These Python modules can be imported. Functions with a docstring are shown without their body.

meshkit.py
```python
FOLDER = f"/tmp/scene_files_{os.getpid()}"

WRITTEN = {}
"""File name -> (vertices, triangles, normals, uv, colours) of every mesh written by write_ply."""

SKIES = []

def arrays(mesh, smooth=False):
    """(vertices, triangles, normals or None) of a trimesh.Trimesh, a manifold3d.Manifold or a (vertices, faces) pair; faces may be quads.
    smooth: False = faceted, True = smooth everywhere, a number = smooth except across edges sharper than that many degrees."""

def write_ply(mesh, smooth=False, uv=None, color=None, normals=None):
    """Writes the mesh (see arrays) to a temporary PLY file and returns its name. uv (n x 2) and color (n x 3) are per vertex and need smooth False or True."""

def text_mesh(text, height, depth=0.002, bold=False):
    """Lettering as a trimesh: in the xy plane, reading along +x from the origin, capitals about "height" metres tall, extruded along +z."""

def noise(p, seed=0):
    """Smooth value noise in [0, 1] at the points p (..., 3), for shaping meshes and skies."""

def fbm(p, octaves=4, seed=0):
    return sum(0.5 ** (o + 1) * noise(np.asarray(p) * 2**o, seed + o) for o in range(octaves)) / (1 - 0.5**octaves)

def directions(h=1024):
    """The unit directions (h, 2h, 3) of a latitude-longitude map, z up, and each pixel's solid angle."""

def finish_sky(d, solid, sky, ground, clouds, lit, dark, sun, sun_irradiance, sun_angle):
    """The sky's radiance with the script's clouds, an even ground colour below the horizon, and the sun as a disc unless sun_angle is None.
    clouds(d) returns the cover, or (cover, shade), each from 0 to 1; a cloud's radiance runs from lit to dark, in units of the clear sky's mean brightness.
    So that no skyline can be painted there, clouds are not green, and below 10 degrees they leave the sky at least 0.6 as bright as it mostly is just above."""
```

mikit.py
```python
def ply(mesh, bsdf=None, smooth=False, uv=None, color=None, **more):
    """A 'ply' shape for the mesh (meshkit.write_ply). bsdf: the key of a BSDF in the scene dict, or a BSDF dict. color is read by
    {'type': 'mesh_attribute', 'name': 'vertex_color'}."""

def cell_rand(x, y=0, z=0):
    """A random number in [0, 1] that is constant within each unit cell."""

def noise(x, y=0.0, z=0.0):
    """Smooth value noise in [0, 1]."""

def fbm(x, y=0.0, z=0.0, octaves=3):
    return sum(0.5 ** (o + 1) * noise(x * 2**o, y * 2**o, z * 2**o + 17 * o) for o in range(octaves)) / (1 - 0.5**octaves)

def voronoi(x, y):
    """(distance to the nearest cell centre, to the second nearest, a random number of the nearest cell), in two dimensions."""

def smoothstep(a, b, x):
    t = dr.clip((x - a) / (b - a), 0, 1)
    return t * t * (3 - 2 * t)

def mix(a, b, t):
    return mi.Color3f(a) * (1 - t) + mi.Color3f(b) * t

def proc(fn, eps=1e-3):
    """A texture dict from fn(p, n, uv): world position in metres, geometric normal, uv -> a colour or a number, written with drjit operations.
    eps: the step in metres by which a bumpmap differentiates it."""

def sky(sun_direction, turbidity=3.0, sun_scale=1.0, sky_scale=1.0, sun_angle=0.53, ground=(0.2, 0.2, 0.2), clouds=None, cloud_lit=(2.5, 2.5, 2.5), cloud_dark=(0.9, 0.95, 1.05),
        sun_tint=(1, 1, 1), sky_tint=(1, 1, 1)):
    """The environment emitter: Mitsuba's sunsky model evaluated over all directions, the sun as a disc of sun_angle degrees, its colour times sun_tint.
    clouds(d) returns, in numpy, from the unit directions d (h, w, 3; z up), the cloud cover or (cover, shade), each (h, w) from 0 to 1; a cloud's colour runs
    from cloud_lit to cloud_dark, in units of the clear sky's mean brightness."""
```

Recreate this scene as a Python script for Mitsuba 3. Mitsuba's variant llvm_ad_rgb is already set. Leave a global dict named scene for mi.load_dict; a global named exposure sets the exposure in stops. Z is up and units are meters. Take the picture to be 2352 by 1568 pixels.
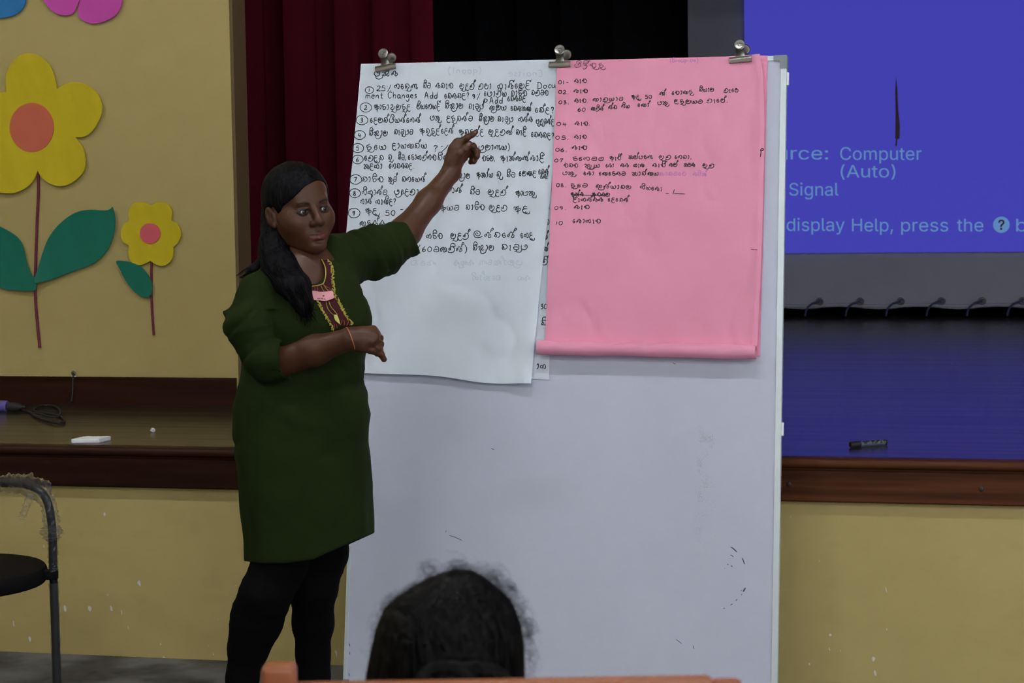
import math, random, numpy as np, trimesh, mitsuba as mi, mikit, meshkit
from shapely.geometry import Polygon
import manifold3d as m3
from scipy import ndimage

# ------------------------------------------------------------------ camera, lights, exposure
T = mi.ScalarTransform4f
scene, labels = {}, {}
FOC, ROLL, YAW, PITCH = 5000.0, 0.016, math.radians(14.164), math.atan(384 / 5000.0)
CAM = np.array([0, -6.489, 1.55])
HD = np.array([-math.sin(YAW), math.cos(YAW), 0])            # horizontal heading
RT = np.array([math.cos(YAW), math.sin(YAW), 0])
FW = HD * math.cos(PITCH) - np.array([0, 0, math.sin(PITCH)])
UP = HD * math.sin(PITCH) + np.array([0, 0, math.cos(PITCH)])
exposure = 0.95
scene['camera'] = {'type': 'thinlens', 'fov': math.degrees(2 * math.atan(1176 / FOC)), 'fov_axis': 'x', 'aperture_radius': 0.0034,
    'focus_distance': 6.2, 'near_clip': 0.05, 'far_clip': 60.0,
    'to_world': T().look_at(origin=CAM.tolist(), target=(CAM + FW).tolist(), up=(RT * math.sin(ROLL) + UP * math.cos(ROLL)).tolist())}
LAMP = [4.1, 4.25, 4.4]          # fluorescent battens on the hall ceiling
WINDOW_FILL = [2.3, 2.5, 2.9]           # glow of the windows added unseen behind and to the right of the camera
SCREEN_BLUE = [0.0265, 0.0255, 0.215]
SCREEN_TEXT = [0.055, 0.120, 0.245]

def ray(px, py):
    a, b = px - 1176, 784 - py
    u, v = a * math.cos(ROLL) + b * math.sin(ROLL), -a * math.sin(ROLL) + b * math.cos(ROLL)
    return FW * FOC + RT * u + UP * v
def on_plane(px, py, n, c):
    n = np.asarray(n, float); d = ray(px, py)
    return CAM + d * ((c - n @ CAM) / (n @ d))
def at_y(px, py, y): return on_plane(px, py, (0, 1, 0), y)
def at_z(px, py, z): return on_plane(px, py, (0, 0, 1), z)
def at_d(px, py, d):
    r = ray(px, py)
    return CAM + r * (d / (r @ HD))

# ------------------------------------------------------------------ helpers
def rgb(*c): return {'type': 'rgb', 'value': [float(x) for x in c]}
def principled(color, rough=0.6, spec=0.4, **kw):
    base = color if isinstance(color, dict) else rgb(*color)
    return {'type': 'twosided', 'bsdf': {'type': 'principled', 'base_color': base, 'roughness': rough, 'specular': spec, **kw}}
def mat(name, color, rough=0.6, spec=0.4, bump=None, **kw):
    b = principled(color, rough, spec, **kw)
    if bump is not None:
        fn, sc = bump
        b = {'type': 'twosided', 'bsdf': {'type': 'bumpmap', 'arbitrary': mikit.proc(fn, 2e-3), 'scale': sc, 'bsdf': b['bsdf']}}
    scene['mat_' + name] = b
    return 'mat_' + name
_used = {}
def key_for(name, parent=None):
    base = (parent + '__' if parent else '') + name
    n = _used.get(base, -1) + 1
    _used[base] = n
    return base if n == 0 else f'{base}_{n:03d}'
def thing(name, label, cat, group=None):
    k = key_for(name); labels[k] = {'label': label, 'category': cat}
    if group: labels[k]['group'] = group
    return k
def part(name, mesh, bsdf, parent, smooth=30, label=None, kind=None, **kw):
    k = key_for(name, parent)
    scene[k] = mikit.ply(mesh, bsdf, smooth, **kw)
    if label or kind: labels[k] = {}
    if label: labels[k]['label'] = label
    if kind: labels[k]['kind'] = kind
    return k
def single(name, mesh, bsdf, label, cat, smooth=30, group=None, kind=None, **kw):
    k = thing(name, label, cat, group)
    scene[k] = mikit.ply(mesh, bsdf, smooth, **kw)
    if kind: labels[k]['kind'] = kind
    return k
def struct(name, mesh, bsdf, label, smooth=30, **kw):
    k = key_for(name); labels[k] = {'label': label, 'category': name.split('_')[0], 'kind': 'structure'}
    scene[k] = mikit.ply(mesh, bsdf, smooth, **kw)
    return k
cat = trimesh.util.concatenate
def box(x0, x1, y0, y1, z0, z1):
    b = trimesh.creation.box((abs(x1 - x0), abs(y1 - y0), abs(z1 - z0)))
    b.apply_translation(((x0 + x1) / 2, (y0 + y1) / 2, (z0 + z1) / 2))
    return b
def rbox(sx, sy, sz, r=0.004, n=8):
    s = [m3.Manifold.sphere(r, n * 2).translate((a * (sx / 2 - r), b * (sy / 2 - r), c * (sz / 2 - r))) for a in (-1, 1) for b in (-1, 1) for c in (-1, 1)]
    m = m3.Manifold.batch_hull(s).to_mesh()
    return trimesh.Trimesh(m.vert_properties[:, :3], m.tri_verts, process=False)
def frame_at(mesh, o, ex, ey, ez):
    M = np.eye(4); M[:3, 0], M[:3, 1], M[:3, 2], M[:3, 3] = ex, ey, ez, o
    m = mesh.copy(); m.apply_transform(M)
    if np.linalg.det(M[:3, :3]) < 0: m.invert()
    return m
def spline(pts, n=8, closed=False):
    p = np.asarray(pts, float)
    if len(p) < 3 and not closed:
        return np.array([p[0] + (p[-1] - p[0]) * t for t in np.linspace(0, 1, n + 1)])
    q = np.vstack([p[-1:], p, p[:2]]) if closed else np.vstack([2 * p[0] - p[1], p, 2 * p[-1] - p[-2]])
    out = []
    for i in range(1, len(q) - 2):
        a, b, c, d = q[i - 1:i + 3]
        for t in np.arange(n) / n:
            out.append(0.5 * (2 * b + (c - a) * t + (2 * a - 5 * b + 4 * c - d) * t * t + (-a + 3 * b - 3 * c + d) * t ** 3))
    if not closed: out.append(q[-2])
    return np.array(out)
def tube(path, rad, sides=10, cap=True):
    p = np.asarray(path, float); r = np.broadcast_to(np.asarray(rad, float), (len(p),))
    t = np.gradient(p, axis=0); t /= np.maximum(np.linalg.norm(t, axis=1, keepdims=True), 1e-12)
    u = np.cross(t[0], [0, 0, 1] if abs(t[0][2]) < .9 else [1, 0, 0]); u /= np.linalg.norm(u)
    vs = []
    a = np.arange(sides) * 2 * math.pi / sides
    for i in range(len(p)):
        u = u - t[i] * (u @ t[i]); u /= np.linalg.norm(u); w = np.cross(t[i], u)
        vs.append(p[i] + r[i] * (np.cos(a)[:, None] * u + np.sin(a)[:, None] * w))
    v = np.vstack(vs); f = []
    for i in range(len(p) - 1):
        b0, b1 = i * sides, (i + 1) * sides
        for k in range(sides):
            k2 = (k + 1) % sides
            f += [[b0 + k, b0 + k2, b1 + k2], [b0 + k, b1 + k2, b1 + k]]
    if cap:
        n = len(v); v = np.vstack([v, p[0], p[-1]]); e = (len(p) - 1) * sides
        for k in range(sides):
            k2 = (k + 1) % sides
            f += [[n, k2, k], [n + 1, e + k, e + k2]]
    return trimesh.Trimesh(v, f, process=False)
def lathe(profile, n=32):
    return trimesh.creation.revolve(np.asarray(profile, float), sections=n)
def grid_mesh(P, closed_u=False):
    """P (nu, nv, 3) -> surface"""
    nu, nv = P.shape[:2]; i, j = np.meshgrid(np.arange(nu - 1), np.arange(nv - 1), indexing='ij')
    a = (i * nv + j).ravel(); b = a + nv
    f = np.vstack([np.stack([a, b, b + 1], 1), np.stack([a, b + 1, a + 1], 1)])
    return trimesh.Trimesh(P.reshape(-1, 3), f, process=False)
def slab(P, N, th):
    """closed thin sheet from a surface grid P, thickened by th along -N"""
    nu, nv = P.shape[:2]
    a = grid_mesh(P); b = grid_mesh(P - np.asarray(N) * th); b.invert()
    v = np.vstack([a.vertices, b.vertices]); n = nu * nv
    f = [a.faces, b.faces + n]
    ring = [(i, 0) for i in range(nu)] + [(nu - 1, j) for j in range(1, nv)] + [(i, nv - 1) for i in range(nu - 2, -1, -1)] + [(0, j) for j in range(nv - 2, 0, -1)]
    r = np.array([i * nv + j for i, j in ring]); s = np.roll(r, -1)
    f += [np.stack([r, s + n, s], 1), np.stack([r, r + n, s + n], 1)]
    return trimesh.Trimesh(v, np.vstack(f), process=False)
def plate(pts2, th, bevel=0.0):
    """polygon in xy extruded 0..th, top edge slightly rounded"""
    poly = Polygon(pts2).buffer(0)
    if poly.geom_type != 'Polygon': poly = max(poly.geoms, key=lambda g: g.area)
    ms = [trimesh.creation.extrude_polygon(poly, th - bevel, engine='earcut')]
    if bevel > 0:
        for k in range(3):
            t0, t1 = k / 3, (k + 1) / 3
            g = poly.buffer(-bevel * (1 - math.sqrt(max(0, 1 - ((t0 + t1) / 2) ** 2))))
            m = trimesh.creation.extrude_polygon(g, bevel / 3, engine='earcut'); m.apply_translation((0, 0, th - bevel + bevel * t0)); ms.append(m)
    return cat(ms)
S = mikit.smoothstep
import drjit as dr

# ------------------------------------------------------------------ materials of the room
def wall_col(p, n, uv):
    a = mikit.fbm(p.x * 1.3, p.y * 1.3, p.z * 1.3, 4)
    b = mikit.fbm(p.x * 14, p.y * 14, p.z * 14, 3)
    return mikit.mix([0.36, 0.280, 0.104], [0.42, 0.333, 0.132], 0.6 * a + 0.4 * b)
def low_wall_col(p, n, uv):
    c = wall_col(p, n, uv) * 1.12
    s = mikit.noise(p.x * 60 + 3, p.z * 20, 5.0) * mikit.noise(p.x * 90 + p.z * 20, p.z * 45, 2.0)
    low = S(0.36, 0.08, p.z) * 0.10
    c = mikit.mix(c, [0.62, 0.60, 0.55], S(0.815, 0.85, s + low))
    d = mikit.noise(p.x * 9, p.z * 40, 9.0) * mikit.noise(p.x * 30, p.z * 25, 4.0)
    return mikit.mix(c, [0.25, 0.18, 0.07], 0.10 * S(0.5, 0.8, d + low * 0.6))
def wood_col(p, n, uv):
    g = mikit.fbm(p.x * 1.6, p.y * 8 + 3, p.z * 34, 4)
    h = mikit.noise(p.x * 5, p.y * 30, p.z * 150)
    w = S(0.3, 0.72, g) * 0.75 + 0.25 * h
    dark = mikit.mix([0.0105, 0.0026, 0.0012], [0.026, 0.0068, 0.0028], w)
    red = mikit.mix([0.028, 0.0080, 0.0030], [0.095, 0.030, 0.0105], w)          # redder, paler tone towards the right
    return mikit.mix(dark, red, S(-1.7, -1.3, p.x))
def floor_wood_col(p, n, uv):
    g = mikit.fbm(p.x * 0.9, p.y * 22, 1.0, 4)
    h = mikit.noise(p.x * 3, p.y * 130, 2.0)
    return mikit.mix([0.007, 0.0050, 0.0035], [0.022, 0.014, 0.009], S(0.3, 0.7, g) * 0.7 + 0.3 * h)
def cement_col(p, n, uv):
    a = mikit.fbm(p.x * 5, p.y * 5, p.z * 5, 4); b = mikit.fbm(p.x * 26, p.y * 26, 3.0, 3)
    return mikit.mix([0.022, 0.020, 0.018], [0.115, 0.115, 0.11], S(0.32, 0.68, a) * 0.7 + b * 0.3)
mat('wall', mikit.proc(wall_col), 0.75, 0.25)
mat('low_wall', mikit.proc(low_wall_col), 0.7, 0.3)
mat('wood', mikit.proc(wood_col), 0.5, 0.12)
mat('stage_floor', mikit.proc(floor_wood_col), 0.24, 0.55, bump=(lambda p, n, uv: mikit.fbm(p.x * 4, p.y * 40, 0.0, 3), 0.0006))
mat('cement', mikit.proc(cement_col), 0.7, 0.3)
mat('hall_wall', (0.42, 0.36, 0.22), 0.8, 0.2)
mat('ceiling', (0.62, 0.62, 0.60), 0.9, 0.1)
mat('black', (0.006, 0.006, 0.008), 0.9, 0.1)
mat('red_cloth', mikit.proc(lambda p, n, uv: mikit.mix([0.033, 0.0006, 0.0042], [0.046, 0.0010, 0.0062], mikit.noise(p.x * 40, p.y * 40, p.z * 3))), 0.9, 0.08)
mat('screen_cloth', mikit.proc(lambda p, n, uv: mikit.mix([0.21, 0.21, 0.25], [0.235, 0.235, 0.275], mikit.fbm(p.x * 3, p.z * 5, 1.0, 3))), 0.85, 0.1)

# ------------------------------------------------------------------ the setting
ZS = 0.69                                   # stage floor height
WX = -3.017                                 # right-hand end of the flower wall
WY = 1.22
floor_k = struct('floor', box(-7, 6, -11, 0.02, -0.08, 0), 'mat_cement', 'worn grey cement hall floor below the stage', False)
struct('wall_stage_front', box(-7, 6, 0.0, 0.12, -0.02, 0.562), 'mat_low_wall', 'cream painted wall under the stage edge with white paint chips', False)
struct('stage_floor', box(-7, 6, 0.0, 7.2, 0.60, ZS), 'mat_stage_floor', 'dark polished wooden stage floor', False)
# fascia with rounded nosing
prof = [(0.02, 0.560), (-0.022, 0.560), (-0.026, 0.565), (-0.026, 0.653), (-0.021, 0.658), (-0.021, 0.662)] + \
       [(-0.024 - 0.012 * math.sin(a), 0.677 - 0.0145 * math.cos(a)) for a in np.linspace(0.1, math.pi - 0.1, 9)] + [(-0.02, 0.6925), (0.02, 0.6925)]
m = trimesh.creation.extrude_polygon(Polygon(prof), 13.0, engine='earcut')
m = frame_at(m, (-7, 0, 0), (0, 1, 0), (0, 0, 1), (1, 0, 0))
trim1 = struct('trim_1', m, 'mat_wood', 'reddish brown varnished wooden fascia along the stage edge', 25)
mat('screw', (0.02, 0.012, 0.01), 0.5, 0.4)
for q in ((1812, 1112), (2254, 1123)):
    P = at_y(*q, -0.027); s = trimesh.creation.icosphere(subdivisions=2, radius=0.0075); s.apply_scale((1, .35, 1)); s.apply_translation(P)
    part('screw_head', s, 'mat_screw', trim1)
struct('wall_flower', box(-7, WX, WY, WY + 0.13, ZS, 4.3), 'mat_wall', 'cream yellow wall beside the stage opening with paper flowers', False)
mat('jamb', (0.115, 0.075, 0.035), 0.7, 0.25)
struct('trim_3', box(WX - 0.002, WX + 0.012, WY + 0.004, WY + 0.135, ZS, 4.3), 'mat_jamb', 'brown edge of the flower wall at the stage opening', False)
struct('trim_2', box(-7, WX - 0.006, WY - 0.016, WY + 0.01, ZS - 0.005, 0.798), 'mat_wood', 'dark wooden skirting at the foot of the flower wall', False)
struct('wall_stage_back', box(-7, 6, 7.0, 7.1, 0.6, 4.3), 'mat_black', 'dark rear wall of the stage', False)
struct('wall_left', box(-7.1, -7, -11, 7.1, -0.05, 4.3), 'mat_hall_wall', 'cream left wall of the hall', False)
struct('wall_right', box(6, 6.1, -11, 7.1, -0.05, 4.3), 'mat_hall_wall', 'cream right wall of the hall', False)
struct('wall_rear', box(-7.1, 6.1, -11.1, -11, -0.05, 4.3), 'mat_hall_wall', 'cream rear wall of the hall', False)
struct('ceiling', box(-7.1, 6.1, -11.1, 7.1, 4.3, 4.4), 'mat_ceiling', 'white hall ceiling', False)
# lintel over the stage opening and the wall on the opening's far side (both outside the frame) keep the stage dark
struct('wall_lintel', box(WX, 6, WY, WY + 0.4, 3.15, 4.3), 'mat_wall', 'cream wall above the stage opening', False)

# windows added out of view to brighten the stage front: frame, glowing panes
mat('window_frame', (0.55, 0.55, 0.53), 0.5, 0.3)
def window(n, a, b, z0, z1, side):
    k = key_for(f'window_{n}'); labels[k] = {'label': 'tall glowing panes in a pale frame, added unseen to light the stage front', 'category': 'window', 'kind': 'structure'}
    def bx(u0, u1, w0, w1, d0, d1):
        return box(u0, u1, -11 + d0, -11 + d1, w0, w1) if side == 'rear' else box(6 - d1, 6 - d0, u0, u1, w0, w1)
    fr = [bx(a, b, z0, z0 + .06, 0, .05), bx(a, b, z1 - .06, z1, 0, .05), bx(a, a + .06, z0, z1, 0, .05), bx(b - .06, b, z0, z1, 0, .05), bx((a + b) / 2 - .03, (a + b) / 2 + .03, z0, z1, 0, .045)]
    part('frame', cat(fr), 'mat_window_frame', k, False)
    for u0, u1 in ((a + .06, (a + b) / 2 - .03), ((a + b) / 2 + .03, b - .06)):
        kk = part('pane', bx(u0, u1, z0 + .06, z1 - .06, 0.004, 0.02), 'mat_lamp_body', k, False)
        scene[kk]['emitter'] = {'type': 'area', 'radiance': rgb(*WINDOW_FILL)}
mat('lamp_body', (0.75, 0.75, 0.75), 0.5, 0.3)
for i, (a, b) in enumerate(((0.4, 2.2), (3.0, 4.8))): window(i + 1, a, b, 0.9, 2.9, 'rear')
for i, (a, b) in enumerate(((-9.6, -7.8), (-6.8, -5.0), (-4.0, -2.4))): window(i + 3, a, b, 1.0, 3.0, 'right')

# ceiling battens
mat('lamp_tube', (0.8, 0.8, 0.8), 0.5, 0.3)
def batten(x, y):
    k = thing('ceiling_light', 'white fluorescent batten on the hall ceiling', 'ceiling light', 'fluorescent battens on the hall ceiling')
    part('housing', box(x - 0.62, x + 0.62, y - 0.05, y + 0.05, 4.25, 4.299), 'mat_lamp_body', k, False)
    t = tube([(x - 0.6, y, 4.215), (x + 0.6, y, 4.215)], 0.03, 16)
    kk = part('tube', t, 'mat_lamp_tube', k)
    scene[kk]['emitter'] = {'type': 'area', 'radiance': rgb(*[v * 16 for v in LAMP])}
for x, y in ((-4.7, -2.0), (-1.2, -2.0), (2.4, -2.0), (-3.5, -6.2), (0.9, -6.4), (4.2, -6.2), (-1.5, -9.2), (2.6, -9.2)):
    batten(x, y)

# ------------------------------------------------------------------ curtains, screen
def curtain(x0, x1, y, z0, z1, amp, wl, seed, n=300):
    rs = np.random.RandomState(seed)
    xs = np.linspace(x0, x1, n); ph = np.cumsum(1 + 0.7 * (meshkit.noise(np.stack([xs * 3, xs * 0, xs * 0], 1), seed) - .5)) * (x1 - x0) / n * 2 * math.pi / wl
    zs = np.linspace(z0, z1, 14)
    P = np.zeros((n, len(zs), 3))
    for j, z in enumerate(zs):
        w = 0.75 + 0.25 * (z1 - z) / (z1 - z0)
        P[:, j] = np.stack([xs + 0.015 * np.sin(ph * 2), y + amp * w * (np.sin(ph) + 0.35 * np.sin(2 * ph + 1 + j * 0.05)), np.full(n, z)], 1)
    return slab(P, (0, -1, 0), 0.004)
xr = at_y(984, 100, 1.95)[0]
k = single('red_curtain', curtain(WX - 0.35, xr, 1.95, ZS + 0.02, 4.2, 0.035, 0.16, 3), 'mat_red_cloth', 'dark red stage curtain hanging in soft folds beside the flower wall', 'curtain', True)
k = single('black_curtain', curtain(-5.5, 5.5, 6.75, ZS + 0.015, 4.2, 0.035, 0.3, 5, 700), 'mat_black', 'black backdrop curtain hanging at the back of the stage', 'curtain', True)

SY = 6.2
sx0 = at_y(1580, 60, SY)[0]; sz0 = at_y(2080, 706, SY)[2]
bx0 = at_y(1711, 60, SY)[0]; bz0 = at_y(2080, 579, SY)[2]
scr = thing('projection_screen', 'large white projection screen showing a blue no-signal picture at the back of the stage', 'projection screen')
nx, nz = 60, 40
X, Z = np.meshgrid(np.linspace(sx0, 2.2, nx), np.linspace(sz0, 3.6, nz), indexing='ij')
Pm = np.stack([X, SY + 0.006 * np.sin(X * 2.1) * (3.6 - Z) / 3 - 0.012 * np.exp(-(Z - sz0) / 0.02), Z + 0.008 * np.sin(X * 14.0) * np.exp(-(Z - sz0) / 0.05)], -1)
part('cloth', slab(Pm, (0, -1, 0), 0.003), 'mat_screen_cloth', scr, True)
hem = np.array([(x, SY - 0.016, sz0 + 0.012 + 0.004 * math.sin(x * 14)) for x in np.linspace(sx0, 2.2, 60)])
part('hem', tube(hem, 0.011, 8), 'mat_screen_cloth', scr)
pic = box(bx0, 1.6, SY - 0.030, SY - 0.028, bz0, 3.45)
kk = part('picture', pic, 'mat_black', scr, False, label='blue projected picture')
scene[kk]['emitter'] = {'type': 'area', 'radiance': rgb(*SCREEN_BLUE)}
mat('eyelet', (0.05, 0.05, 0.055), 0.4, 0.5); mat('rope', (0.03, 0.035, 0.08), 0.8, 0.2)
for i in range(8):
    q = at_y(1882.5 + 93.3 * i, 692.5 - 0.35 * i, SY - 0.03)
    tor = trimesh.creation.torus(0.016, 0.006, 24, 10); tor.apply_transform(trimesh.transformations.rotation_matrix(math.pi / 2, (1, 0, 0))); tor.apply_translation(q)
    e = part('eyelet', tor, 'mat_eyelet', scr)
    part('rope', tube(spline([q + (0, 0.0, 0), q + (-0.02, -0.012, -0.004), q + (-0.05, -0.012, -0.016), q + (-0.075, 0.0, -0.045), q + (-0.085, 0.0, -0.085)], 5), 0.006, 6), 'mat_rope', scr)
mat('tear', (0.10, 0.06, 0.075), 0.8, 0.1)
tp = [(2058, 176), (2061, 200), (2063, 250), (2067, 290), (2066, 318), (2061, 320), (2060, 336), (2056, 335), (2058, 318), (2056, 318), (2057, 260), (2056, 210)]
tq = np.array([at_y(a, b, SY - 0.034) for a, b in tp])
tm = plate(tq[:, [0, 2]], 0.003); tm = frame_at(tm, (0, SY - 0.032, 0), (1, 0, 0), (0, 0, 1), (0, -1, 0))
part('tear', tm, 'mat_tear', scr, False, label='dark narrow upright tear')
def screen_word(txt, x0, x1, base, cap):
    m = meshkit.text_mesh(txt, 1.0, 0.002)
    b = m.bounds
    A, B_, Cc = at_y(x0, base, SY - 0.031), at_y(x1, base, SY - 0.031), at_y(x0, base - cap, SY - 0.031)
    ex = (B_ - A) / (b[1][0] - b[0][0]); ez = (Cc - A) * np.array([0, 0, 1])
    v = m.vertices
    m.vertices = A + (v[:, :1] - b[0][0]) * ex + v[:, 1:2] * ez + np.array([0, -1, 0]) * v[:, 2:3] * 1.0
    m.fix_normals()
    k = part('lettering', m, 'mat_black', scr, False)
    scene[k]['emitter'] = {'type': 'area', 'radiance': rgb(*SCREEN_TEXT)}
    return k
screen_word('Source:', 1722, 1902, 366, 29); screen_word('Computer', 1930, 2117, 367, 29)
screen_word('(Auto)', 1931, 2057, 407, 28); screen_word('No', 1745, 1797, 448, 29); screen_word('Signal', 1813, 1926, 449, 29)
screen_word('To', 1740, 1788, 529, 29); screen_word('display', 1807, 1940, 530, 29); screen_word('Help,', 1957, 2051, 531, 29); screen_word('press', 2070, 2178, 531, 29)
screen_word('the', 2198, 2259, 531, 29); screen_word('button', 2334, 2480, 531, 29)
q = at_y(2300, 516, SY - 0.032); disc = trimesh.creation.cylinder(0.046, 0.002, sections=40)
disc.apply_transform(trimesh.transformations.rotation_matrix(math.pi / 2, (1, 0, 0))); disc.apply_translation(q)
k = part('help_symbol', disc, 'mat_black', scr, False); scene[k]['emitter'] = {'type': 'area', 'radiance': rgb(*SCREEN_TEXT)}
m = meshkit.text_mesh('?', 0.055, 0.002, bold=True); m.apply_translation((-m.bounds[:, 0].mean(), -m.bounds[:, 1].mean(), 0))
m = frame_at(m, q + (0, -0.0015, 0), (1, 0, 0), (0, 0, 1), (0, -1, 0))
k = part('question_mark', m, 'mat_tear', scr, False)
# ------------------------------------------------------------------ whiteboard leaning on the stage edge
LEAN = math.radians(10.0)
BN = np.array([0, -math.cos(LEAN), math.sin(LEAN)])          # board normal, towards the camera
BU = np.array([0, math.sin(LEAN), math.cos(LEAN)])           # up along the board
BO = np.array([0, -0.365, 0.006])                            # a point of the front face at the bottom
BC = BN @ BO
def bpos(px, py, off=0.0): return on_plane(px, py, BN, BC + off)
def b2(px, py):
    P = bpos(px, py) - BO
    return np.array([P[0], P @ BU])
def b3(a, b, off=0.0): return BO + np.array([1, 0, 0]) * a + BU * b + BN * off
tr, tl, bl, br = b2(1808, 128), b2(834, 150), b2(795, 1560), b2(1785, 1560)
bx_l, bx_r, bh = (tl[0] + bl[0]) / 2 - 0.003, (tr[0] + br[0]) / 2, tr[1]
def bbox(a0, a1, b0, b1, o0, o1):
    m = box(a0, a1, b0, b1, o0, o1)
    return frame_at(m, BO, (1, 0, 0), BU, BN)
_bx = (float(BO[1]), float(BO[2]), math.cos(LEAN), math.sin(LEAN))
def board_col(p, n, uv):
    a = p.x; b = (p.y - _bx[0]) * _bx[3] + (p.z - _bx[1]) * _bx[2]
    c = mikit.mix([0.475, 0.492, 0.595], [0.51, 0.53, 0.63], mikit.fbm(a * 2.2, b * 2.2, 1.0, 4))
    reg = S(SM[0] - .035, SM[0] - .015, a) * S(SM[0] + .035, SM[0] + .012, a) * S(SM[1] - .33, SM[1] - .02, b) * S(SM[1] + .17, SM[1] + .10, b)
    s = S(0.56, 0.66, mikit.noise(a * 520, b * 420, 2.0) * 0.55 + mikit.noise(a * 60, b * 45, 4.0) * 0.45)
    return mikit.mix(c, [0.33, 0.31, 0.35], 0.38 * s * reg)
SM = b2(1620, 1090).tolist()
mat('board', mikit.proc(board_col), 0.38, 0.35)
mat('alu', (0.60, 0.66, 0.68), 0.35, 0.5, metallic=0.3)
mat('cap', (0.20, 0.23, 0.25), 0.6, 0.4)
mat('white_plastic', (0.75, 0.75, 0.76), 0.4, 0.5)
mat('ink', (0.012, 0.016, 0.016), 0.7, 0.2)
mat('board_mark', (0.05, 0.09, 0.11), 0.7, 0.2)
mat('blue_mark', (0.06, 0.14, 0.42), 0.7, 0.2)
wb = thing('whiteboard', 'tall white marker board with a thin metal frame standing before the stage', 'whiteboard')
part('panel', bbox(bx_l + .004, bx_r - .004, 0.004, bh - .004, -0.014, 0.0), 'mat_board', wb, False)
fw = 0.0135
part('frame', bbox(bx_r - 0.017, bx_r, 0, bh, -0.020, 0.0035), 'mat_alu', wb, False)
part('frame', bbox(bx_l, bx_l + 0.010, 0, bh, -0.020, 0.0035), 'mat_alu', wb, False)
part('frame', bbox(bx_l, bx_r, bh - fw, bh, -0.0199, 0.0034), 'mat_alu', wb, False)
part('frame', bbox(bx_l, bx_r, 0, fw, -0.0199, 0.0034), 'mat_alu', wb, False)
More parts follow.
